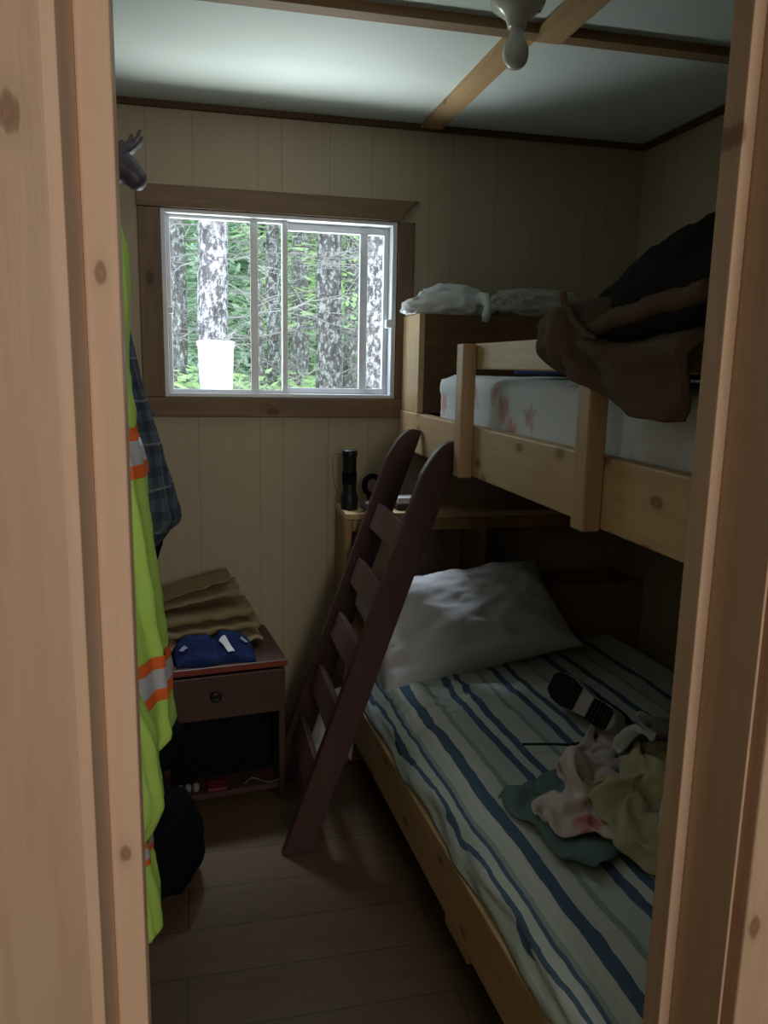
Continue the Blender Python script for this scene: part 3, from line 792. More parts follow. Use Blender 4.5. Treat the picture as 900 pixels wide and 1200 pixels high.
M().tube(sl, [.05+.012*math.sin(u_*5)-.006*u_ + .006*fbm((u_*9, 1, 1)) for u_ in [k_/14 for k_ in range(15)]], 18).build('sleeve', HIV, JK, smooth=True)
for zc, hh, mt_, nm_ in ((1.20, .022, SILV, 'reflective_band'), (1.228, .008, ORG, 'orange_band'), (1.172, .008, ORG, 'orange_band')):
    uu = (1.60-zc)/.60; cx_ = XL+.09+.03*uu+.01*math.sin(uu*7)
    M().lathe([(.066, zc-hh/1.1), (.066, zc+hh/1.1)], (cx_, 1.595, 0), 24).build(nm_, mt_, JK, smooth=True)
tc_ = [(122, 640), (134, 690), (146, 745), (152, 800), (178, 850), (185, 870), (187, 897), (192, 920), (194, 936), (188, 950), (181, 965), (174, 976), (175, 1000), (181, 1020), (188, 1045), (190.5, 1076), (186, 1082)]
garment('safety_trousers', 1.48, .075, tc_, HIV, 'hi-vis yellow safety trousers hanging low under the yellow jacket', 'trousers', bands=[
    (976, 982, 174, ORG, 'orange_band', 0), (982, 994, 174, SILV, 'reflective_band', 0), (994, 1001, 174, ORG, 'orange_band', 0)], seed=8, folds=4)
def plaid():
    t = NT('blue_grey_plaid', .9, .08)
    s = t.sep(); wob = t.math('MULTIPLY', t.noise(t.mapping(), 5, 3), .035)
    def lines(coord, per, w_, ph):
        f = t.math('FRACT', t.math('ADD', t.math('DIVIDE', t.math('ADD', coord, wob), per), ph)); return t.math('LESS_THAN', f, w_)
    yy = t.math('ADD', s[1], t.math('MULTIPLY', s[0], .8))
    c = t.mix(t.noise(t.mapping(), 8, 3), (.060, .082, .112), (.095, .125, .16))
    c = t.mix(t.math('MULTIPLY', lines(s[2], .052, .45, 0), .55), c, (.025, .034, .055))
    c = t.mix(t.math('MULTIPLY', lines(yy, .048, .42, .2), .5), c, (.022, .03, .05))
    c = t.mix(t.math('MULTIPLY', lines(s[2], .104, .05, .3), .35), c, (.36, .40, .44))
    c = t.mix(t.math('MULTIPLY', lines(yy, .096, .05, .62), .22), c, (.30, .34, .38))
    t.color(c).bump(t.noise(t.mapping(), 20, 4), .4, .01); return t.m
pl = [(140, 350), (150, 385), (156, 410), (163, 440), (172, 470), (178, 490), (190, 525), (199, 560), (207, 585), (213, 600), (211, 608), (200, 617), (190, 630), (183, 636), (176, 641)]
garment('plaid_shirt', 2.05, .10, pl, plaid(), 'blue grey plaid shirt hanging behind the yellow jacket', 'shirt', folds=6, famp=.1, seed=5)
bc = [(140, 470), (165, 560), (182, 610), (189, 628), (188, 640), (184, 655), (178, 668), (176, 700), (180, 760), (190, 830), (214, 856), (215, 880), (210, 893), (196, 897)]
garment('black_coat', 2.25, .055, bc, BLACKM, 'long black garment hanging behind the plaid shirt', 'coat', folds=5, seed=9)

# black bag on the floor by the nightstand
bg_ = thing('duffel_bag', 'black slumped bag on the floor in front of the nightstand leg', 'bag', (-.14, 2.0, 0))
blob((-.145, 2.04, .12), (.135, .15, .135), 4, .14, 1.6, flat=0.001, pw=.85).build('body', BLACKM, bg_, smooth=True)
M().tube([(-.20+.11*u, 1.97, .225+.05*math.sin(u*PI)) for u in [k_/10 for k_ in range(11)]], .008, 8).build('handle', BLACKM, bg_, smooth=True)

# moose head ornament
MOOSE = plain('dark_purple_grey_cast', (.062, .052, .075), .45, .5, .4, 40, .3, 60)
my = 2.34
m0 = pY(172, 212, my); m1 = pY(150, 193, my); m2 = pY(146, 186, my)
MH = thing('moose_head', 'dark grey moose head ornament on the left wall above the jackets', 'wall ornament', (XL+.01, my, m0.z-.03))
nose = m0 + V((-.022, 0, -.002))
path = [V((XL+.002, my, m1.z-.045)), V((XL+.09, my, m1.z-.02)), V((m1.x-.07, my, m1.z-.004)), V((m1.x-.03, my, m1.z-.004)), m1 + V((.002, 0, -.014)), m1.lerp(nose, .55) + V((0, 0, -.006)), nose, nose + V((.013, 0, -.006)), nose + V((.020, 0, -.010))]
M().tube(path, [.085, .075, .062, .05, .040, .031, .030, .024, .006], 18).build('head', MOOSE, MH, smooth=True, sub=1)
for sg in (-1, 1):
    base = V((m1.x-.030, my+sg*.022, m1.z+.014))
    # palm of the antler with tines
    q = M()
    o1 = V((.0, sg*.05, .018)); up = V((.35, sg*.25, .9)).normalized(); fw = V((.92, sg*.10, .38)).normalized()
    pal = [(-.012, -.02), (.016, -.02), (.034, .002), (.060, .022), (.076, .052), (.074, .082), (.062, .086), (.058, .060), (.048, .050), (.044, .078), (.032, .080), (.028, .056), (.018, .052), (.008, .072), (-.004, .068), (-.004, .040), (-.018, .044), (-.024, .034), (-.014, .010)]
    n_ = fw.cross(up).normalized()*.011
    P0 = [base + fw*a*.78 + up*b*.60 for a, b in pal]
    q.rings([[p - n_ for p in P0], [p + n_ for p in P0]]).build('antler', MOOSE, MH, bevel=.002)
    q = M(); eb = V((m1.x-.05, my+sg*.045, m1.z+.012))
    q.tube([eb, eb+V((-.004, sg*.02, .008)), eb+V((-.010, sg*.045, .012))], [.009, .013, .002], 8).build('ear', MOOSE, MH, smooth=True)

# ------------------------------------------------------------------ bags on the headboard box
t = NT('white_plastic_film', .3, .5)
t.color(t.mix(t.noise(t.mapping(), 8, 4), (.55, .58, .60), (.80, .83, .86))).bump(t.vor(t.mapping((1, .5, 1)), 22, 'SMOOTH_F1'), .5, .03); FILM = t.m
HZ = 1.575
PB = thing('plastic_bag', 'knotted white plastic bag lying on the left end of the tall headboard box', 'plastic bag', (.84, 2.70, HZ))
q = blob((.835, 2.70, HZ+.034), (.145, .085, .072), 3.3, .22, 2.0, 60, 36, flat=HZ+.001, pw=.85)
for v in q.bm.verts:
    u = (v.co.x-.835)/.145
    v.co.z = HZ+.001 + (v.co.z-HZ-.001)*(1-.45*sst(.2, -1, u)*0 - .35*sst(0, -1, u))
q.build('film', FILM, PB, smooth=True)
M().tube([(.938, 2.612, HZ+.052), (.945, 2.592, HZ+.052), (.950, 2.578, HZ+.030), (.947, 2.576, HZ+.0), (.944, 2.578, HZ-.022)], [.026, .022, .012, .016, .013], 10).build('knot_tail', FILM, PB, smooth=True)
M().tube([(.96, 2.64, HZ+.03), (.985, 2.63, HZ+.026), (1.005, 2.625, HZ+.03)], [.03, .018, .008], 10).build('knot_end', FILM, PB, smooth=True)
t = NT('beige_film', .4, .4)
t.color(t.mix(t.noise(t.mapping(), 9, 4), (.34, .33, .30), (.50, .49, .46))).bump(t.noise(t.mapping(), 26, 5, .6, 1.2), .6, .02); FILM2 = t.m
q = blob((1.175, 2.70, HZ+.045), (.165, .08, .055), 7.1, .22, 2.2, 60, 34, flat=HZ+.001, pw=.7)
q.build('plastic_bundle', FILM2, smooth=True, label='dull plastic wrapped bundle on the tall headboard box beside the coat', cat='bundle')

# ------------------------------------------------------------------ work coat thrown over the guard board
CANV = cotton('brown_canvas', (.135, .095, .066), .25, .25)
FLEECE = plain('black_fleece_lining', (.014, .012, .012), .95, .05, .5, 60, .9, 90)
CO = thing('work_coat', 'brown canvas work coat with black fleece lining thrown over the guard board', 'coat', (.85, 1.3, 1.40))
def liner(u, v):
    y = 1.60 - v*.70; x = .700 + u*.42
    ridge_x = .88 - .02*v
    prof = interp([(0, 1.500), (.08, 1.560), (.22, 1.600), (.40, 1.628), (.56, 1.640), (.62, 1.636), (.72, 1.655), (.85, 1.70), (1, 1.72)], v)
    b = math.exp(-((x-ridge_x)/(.13))**2)
    base = 1.475 if u < .3 else 1.40
    endf = sst(0, .10, v)
    z = 1.39 + (prof-1.39)*(b**.6)*(.45+.55*endf)
    z = max(z, 1.478 if x < .76 else 1.39)
    z += .030*ridge((x*8, y*7, 1), 3)*b + .006*fbm((x*30, y*30, 2))
    return V((x, y, z))
M().grid(liner, 50, 80).build('fleece_lining', FLEECE, CO, smooth=True, solid=.012)
# outer flap hanging outside the guard board
bot = [(672, 440), (690, 452), (715, 474), (745, 486), (790, 495), (796, 494)]
topp = [(668, 392), (690, 390), (716, 392), (750, 390), (812, 378), (828, 372)]
def flap(u, v):
    X = .664
    pb = pX(*(interp([(i/5, p[0]) for i, p in enumerate(bot)], u), interp([(i/5, p[1]) for i, p in enumerate(bot)], u)), X)
    pt = pX(*(interp([(i/5, p[0]) for i, p in enumerate(topp)], u), interp([(i/5, p[1]) for i, p in enumerate(topp)], u)), X)
    p = pb.lerp(pt, v)
    p.x = X - .012*math.sin((u*1.6+v*.9)*7) - .022*(ridge((u*2.0+v, v*1.4-u*.6, 5), 3)-.4)*min(1, 4*(1-v)) - .03*sst(.0, 1, v)*0 + .04*sst(.8, 1, v)
    return p
M().grid(flap, 46, 40).build('canvas_flap', CANV, CO, smooth=True, solid=.006)
# rolled front edge of the coat
def roll(pix, X, r, name, mat, dr=None, seg=14):
    pts = [pX(px, py, X) for px, py in pix]
    fin = []
    for i in range(len(pts)-1):
        for k_ in range(6): fin.append(pts[i].lerp(pts[i+1], k_/6) + V((.006*fbm((i+k_/6, 1, seg)), 0, .006*fbm((i+k_/6, 3, seg)))))
    fin.append(pts[-1])
    n = len(fin); rr = [r*(.55+.45*math.sin(PI*min(1, (i+1)/(n*.35))/2))*(1+.15*fbm((i*.4, seg, 2))) for i in range(n)]
    M().tube(fin, rr, seg).build(name, mat, CO, smooth=True)
roll([(684, 388), (712, 378), (750, 366), (790, 352), (836, 337)], .672, .0165, 'rolled_edge', CANV, seg=14)
roll([(700, 398), (740, 388), (780, 376), (834, 362)], .682, .016, 'rolled_lining', FLEECE, seg=13)
roll([(697, 397), (684, 388), (671, 372), (663, 358), (660, 344)], .650, .0065, 'collar_edge', CANV, seg=10)
# gathered left end of the coat hanging over the guard board
def gather(u, v):
    px = 627 + 70*u
    top_ = interp([(0, 388), (.08, 366), (.2, 349), (.42, 340), (.7, 341), (1, 352)], u)
    bot_ = interp([(0, 404), (.08, 420), (.25, 436), (.55, 447), (.8, 447), (1, 440)], u)
    p = pX(px, bot_ + (top_-bot_)*v, .672)
    ed = (max(0, 1-abs(2*u-1)**3)*max(0, 1-abs(2*v-1)**4))**.5
    fold = .012*math.sin(u*13 + 1.2*math.sin(v*3)) + .012*(ridge((u*2.6, v*1.1, 4), 3)-.4)
    p.x = .715 - .062*ed - fold*ed + .10*sst(.72, 1, v)
    return p
M().grid(gather, 60, 50).build('sleeve', CANV, CO, smooth=True, solid=.006)

# ------------------------------------------------------------------ clothes, shoe and cord on the lower bed
def rag(name, label, mat, c, w_, h_, rz, hgt, seed, fold=.035, freq=3.2, base=.438, edge=.35, tilt=(0, 0), cat='clothing', n=70):
    def f(u, v):
        a = u*2-1; b = v*2-1
        r_ = max(abs(a), abs(b)); rad = math.hypot(a, b)
        k_ = 1 + .16*fbm((math.atan2(b, a)*1.3, seed, 2)) + .06*fbm((a*5, b*5, seed))
        if rad > 0: sc_ = r_/rad; a2, b2 = a*(sc_*.75+.25)*k_, b*(sc_*.75+.25)*k_
        else: a2 = b2 = 0
        e = 1-sst(1-edge, 1, r_)
        wv = ridge((a*freq*.5+seed, b*freq*.5+a*.6, seed*1.7), 4)
        z = (hgt*(1-.7*rad*rad if rad < 1.15 else .05) + fold*wv)*e + tilt[0]*a*e + tilt[1]*b*e
        z = max(z, .003+.004*(1+fbm((a*6, b*6, 1))))
        x = a2*w_/2 + .018*fbm((a*4, b*4, seed+3)); y = b2*h_/2 + .018*fbm((a*4, b*4, seed+7))
        return V((c[0]+x*math.cos(rz)-y*math.sin(rz), c[1]+x*math.sin(rz)+y*math.cos(rz), base+z))
    return M().grid(f, n, n).build(name, mat, smooth=True, solid=.004, label=label, cat=cat)
def flowered(name, bgc, spot, dens):
    t = NT(name, .88, .08)
    c = t.mix(t.noise(t.mapping(), 9, 4), tuple(x*.8 for x in bgc), bgc)
    v = t.add('ShaderNodeTexVoronoi'); t.l.new(t.mapping(), v.inputs['Vector']); v.inputs['Scale'].default_value = dens
    dd = t.math('ADD', v.outputs['Distance'], t.math('MULTIPLY', t.math('SUBTRACT', t.noise(t.mapping(), 40, 3), .5), .45))
    f = t.math('MULTIPLY', t.ramp(dd, [(.2, (1, 1, 1)), (.38, (0, 0, 0))]), t.math('GREATER_THAN', t.sep(v.outputs['Color'])[0], .5))
    t.color(t.mix(t.math('MULTIPLY', f, .8), c, spot)).bump(t.noise(t.mapping(), 22, 4), .4, .01); return t.m
FLW = flowered('cream_floral_cotton', (.74, .66, .63), (.50, .10, .10), 9)
YEL = cotton('pale_yellow_cotton', (.54, .52, .33), .25, .4)
TEAL = flowered('teal_print_cotton', (.15, .24, .24), (.22, .20, .30), 7)
WHT = cotton('white_cotton', (.58, .60, .60), .2, .4)
#CLOTHDATA folded cloth shapes: grid size, then vertex steps in millimetres
DRAPE = {}
DRAPE['teal'] = (24, 20, (
727,1266,452,-11,13,-3,2,11,-6,-13,5,2,-12,5,4,-10,6,-5,-4,18,-1,-4,24,2,6,25,0,-1,23,0,1,18,0,-7,14,6,-2,11,0,-7,11,-7,-10,10,0,-7,13,0,-1,16,0,-5,17,0,6,16,-1,-2,8,17,
-11,-2,-8,99,-265,-8,-6,15,0,-4,11,10,-9,12,-2,-5,9,-1,-12,3,1,-11,14,-1,-3,26,5,2,28,4,1,22,-1,0,17,0,2,19,-3,-1,10,-13,-4,15,4,-9,14,-3,-5,15,0,-1,13,10,-7,17,0,7,11,-9,
-8,13,-2,-12,5,3,95,-283,4,-1,10,-6,-8,15,7,-12,12,-4,-5,10,-3,-5,7,1,-6,16,1,-1,26,1,1,24,9,-4,21,-2,-2,15,1,5,21,-3,-1,12,-9,-3,18,1,-7,14,0,-4,18,1,-1,10,10,-13,14,7,
-5,15,-8,3,14,-4,-6,9,3,92,-292,-2,-2,6,-8,-12,15,1,-11,13,1,-5,10,3,2,9,-4,2,20,0,-1,23,0,-6,21,0,-8,21,1,-3,15,3,3,19,-1,0,15,0,-3,18,6,-7,14,-1,-1,17,-5,-6,15,0,
-11,10,16,-6,17,-6,0,14,4,0,10,-8,95,-300,-9,-5,6,7,-13,16,-1,-10,12,2,-3,14,2,1,17,-1,8,15,-9,1,21,3,-12,18,-2,-12,22,-1,-5,16,1,-2,14,4,4,17,2,-4,22,-4,-3,16,5,-3,15,3,
-6,9,-12,-15,14,11,-7,18,11,-1,5,-11,0,7,-10,105,-278,0,-5,-1,10,-9,11,4,-12,13,1,-3,19,-4,0,17,-9,4,11,9,7,18,-11,-13,21,0,-15,21,4,-6,14,-4,-5,9,7,2,19,-5,-3,26,0,-3,20,7,
-7,8,-10,-3,13,3,-13,10,16,-6,18,-5,-1,4,-11,0,13,-2,112,-275,0,-8,-1,10,-9,10,-1,-7,14,7,-2,16,-16,-1,15,0,-1,13,2,3,19,5,-16,16,8,-7,20,-12,-6,12,-4,-5,11,6,-3,19,-3,-7,23,-1,
-6,19,0,-4,14,2,-8,2,9,-6,18,0,-5,18,-9,-1,11,5,1,12,-8,115,-275,-1,-11,-1,12,-7,13,-3,-3,15,6,-5,17,-14,-1,9,11,-4,12,3,-3,17,5,-12,16,-10,-8,18,5,0,15,-10,-4,16,-1,-3,17,4,
-12,18,1,-7,16,2,-3,13,2,-6,9,-1,-12,11,-8,-2,20,6,-1,11,3,1,13,0,115,-268,-12,-10,0,13,-5,15,-5,-5,15,5,-6,15,-13,-1,9,12,-1,11,8,-7,10,-12,-11,19,-3,-4,18,9,1,21,-3,-2,18,-5,
-6,15,-5,-13,16,2,-6,13,-2,-5,13,-2,-7,9,1,-12,12,6,-2,18,-6,-4,11,0,5,9,6,113,-258,-3,-7,0,10,-7,14,-3,-9,16,0,-2,15,-10,1,5,12,-8,15,-1,-7,10,11,-3,17,-14,-7,20,-4,4,21,-2,
-2,18,5,-9,12,-7,-7,15,5,-4,15,-1,-7,13,-3,-8,10,3,-13,11,4,-9,17,1,0,9,-6,-4,13,-4,120,-257,5,-4,-4,9,-11,13,-1,-10,17,-3,-1,15,-10,-1,8,9,-4,12,12,-7,14,-13,0,21,5,-7,16,-12,
0,18,0,-3,18,8,-5,16,-8,-2,13,12,-7,16,5,-8,13,-6,-9,8,-10,-14,12,5,-14,17,-3,-1,11,4,-2,13,-8,119,-275,0,-2,7,13,-11,14,4,-10,13,-4,-3,14,-11,0,7,14,-8,12,-9,-3,20,-6,-1,26,1,
-3,21,-1,-2,13,10,-2,16,-1,-3,12,-10,-3,16,9,-3,16,16,-9,16,-6,-10,8,-18,-15,13,0,-13,16,0,-2,13,6,-1,17,-3,117,-287,4,-9,10,-7,-5,12,15,-9,9,0,-4,5,-11,-6,19,-3,-3,15,-1,-5,19,7,
1,29,2,5,24,-4,-1,17,5,-3,7,-8,-4,12,-1,-7,6,13,1,19,10,-9,19,-7,-8,14,-17,-10,14,0,-13,15,0,-6,16,2,-3,16,-2,110,-305,-1,-6,12,9,-6,18,-5,-7,13,6,-7,10,6,-3,15,-6,-3,13,3,
-3,20,2,2,30,1,5,28,-4,-1,19,-10,-3,10,-1,-5,10,8,-4,-5,12,-5,13,-2,-8,19,-7,-4,21,-8,-9,16,5,-11,19,-7,-8,17,-1,-6,11,5,102,-311,3,0,18,-8,-4,21,0,-11,18,3,-7,8,2,-1,10,5,
-2,14,5,-1,20,0,-2,27,-8,2,30,-6,3,26,-1,-2,9,4,-5,-5,7,-5,3,13,-5,10,-3,-4,14,-7,-9,22,2,-4,24,-5,-9,20,-11,-14,16,1,-7,10,2,111,-306,1,-4,23,-4,-7,20,1,-9,18,4,-4,5,-5,
-7,6,0,-7,14,4,1,23,6,-2,26,-9,2,31,-1,4,22,9,-3,2,12,-3,8,-2,-9,7,11,-9,3,7,1,11,-7,-1,17,-10,-7,21,-20,-6,24,0,-19,15,3,-12,11,-4,127,-291,2,-9,22,6,-10,16,-4,-9,13,-3,
-1,9,0,-8,5,7,-10,11,-7,-5,24,0,0,28,0,2,27,3,2,15,20,-1,8,12,-2,11,-3,-9,3,10,-6,6,-7,-2,1,-13,-3,14,-14,-1,28,-9,-9,26,5,-18,16,-2,-20,9,2,134,-275,-1,-5,22,7,-11,12,1,
-8,4,-12,-2,9,6,-8,11,0,-11,12,2,-3,22,-7,-3,25,0,-11,14,12,5,18,18,2,13,10,-4,11,3,-4,10,0,-4,-1,-14,-6,13,-8,-1,9,-18,-4,30,-4,-13,24,0,-14,14,3,-17,8,6,123,-259,-9,9,19,12,
-9,11,3,-6,-1,-13,-6,7,-2,-5,11,8,-8,14,-4,-5,21,-1,-13,18,10,-9,16,-3,5,14,14,2,13,10,0,14,10,-4,10,-4,-13,8,-12,-4,0,-20,-4,22,2,-8,27,-1,-8,20,-4,-13,12,5,-12,13,-9,129,-260,0,
2,21,0,-6,17,7,-10,4,3,3,-1,-10,-6,13,2,-6,13,8,-8,18,-1,-12,15,-4,-11,15,-3,-2,15,8,-3,12,10,6,11,12,-6,8,-6,-16,-1,-15,-3,20,-12,-8,20,1,0,21,10,-7,17,1,-14,19,-7,-12,21,-4,
138,-270,0,2,19,3,-6,17,10,-6,8,11,1,8,-12,-6,12,-7,-8,9,-2,-8,17,-3,-10,13,0,-14,3,13,-5,15,3,-3,14,4,-10,3,-9,-6,10,-8,-6,17,-2,-6,21,5,-6,15,-7,-2,18,5,-3,17,6,-15,23,-10,
-9,23,0,144,-274,0,2,16,10,-6,14,11,-5,17,9,-6,20,-2,-5,10,-10,-3,3,-14,-8,13,-1,-10,8,7,-14,9,8,-6,7,-14,-6,14,-4,-6,17,0,-8,11,4,-11,13,0,-5,15,-4,-6,13,0,-4,17,9,-7,21,-7,
-11,24,-2,-4,19,0,148,-274,0,0,21,7,-5,13,12,-7,18,1,-3,19,9,-8,12,-8,-2,5,-14,-8,8,-7,-10,9,3,-10,9,13,-9,15,-6,0,16,-10,-9,16,0,-14,8,3,-12,8,-1,-1,13,-2,-5,11,7,-9,22,-3,
-11,24,-4,-5,20,0,-4,17,2,148,-277,-2,1,21,7,-5,16,9,-6,16,2,-4,17,4,-6,18,-2,-9,17,-7,4,-3,-13,-14,10,0,-15,8,1,-4,18,8,0,17,-9,-11,15,0,-17,6,0,-12,7,0,-1,13,4,-4,15,-3,
-10,24,-1,-13,20,1,-4,17,5,-6,18,-3,153,-283,-4,-7,19,0,-4,17,1,-3,18,0,-9,16,3,-5,20,-3,9,15,16,2,7,-16,-17,8,0,-11,7,0,-4,16,0,-8,17,1,-11,13,-1,-16,5,-1,-16,7,0,-3,19,0,
-4,19,4,-11,23,-3,-11,19,0,-7,12,8,-8,15,-9,
))
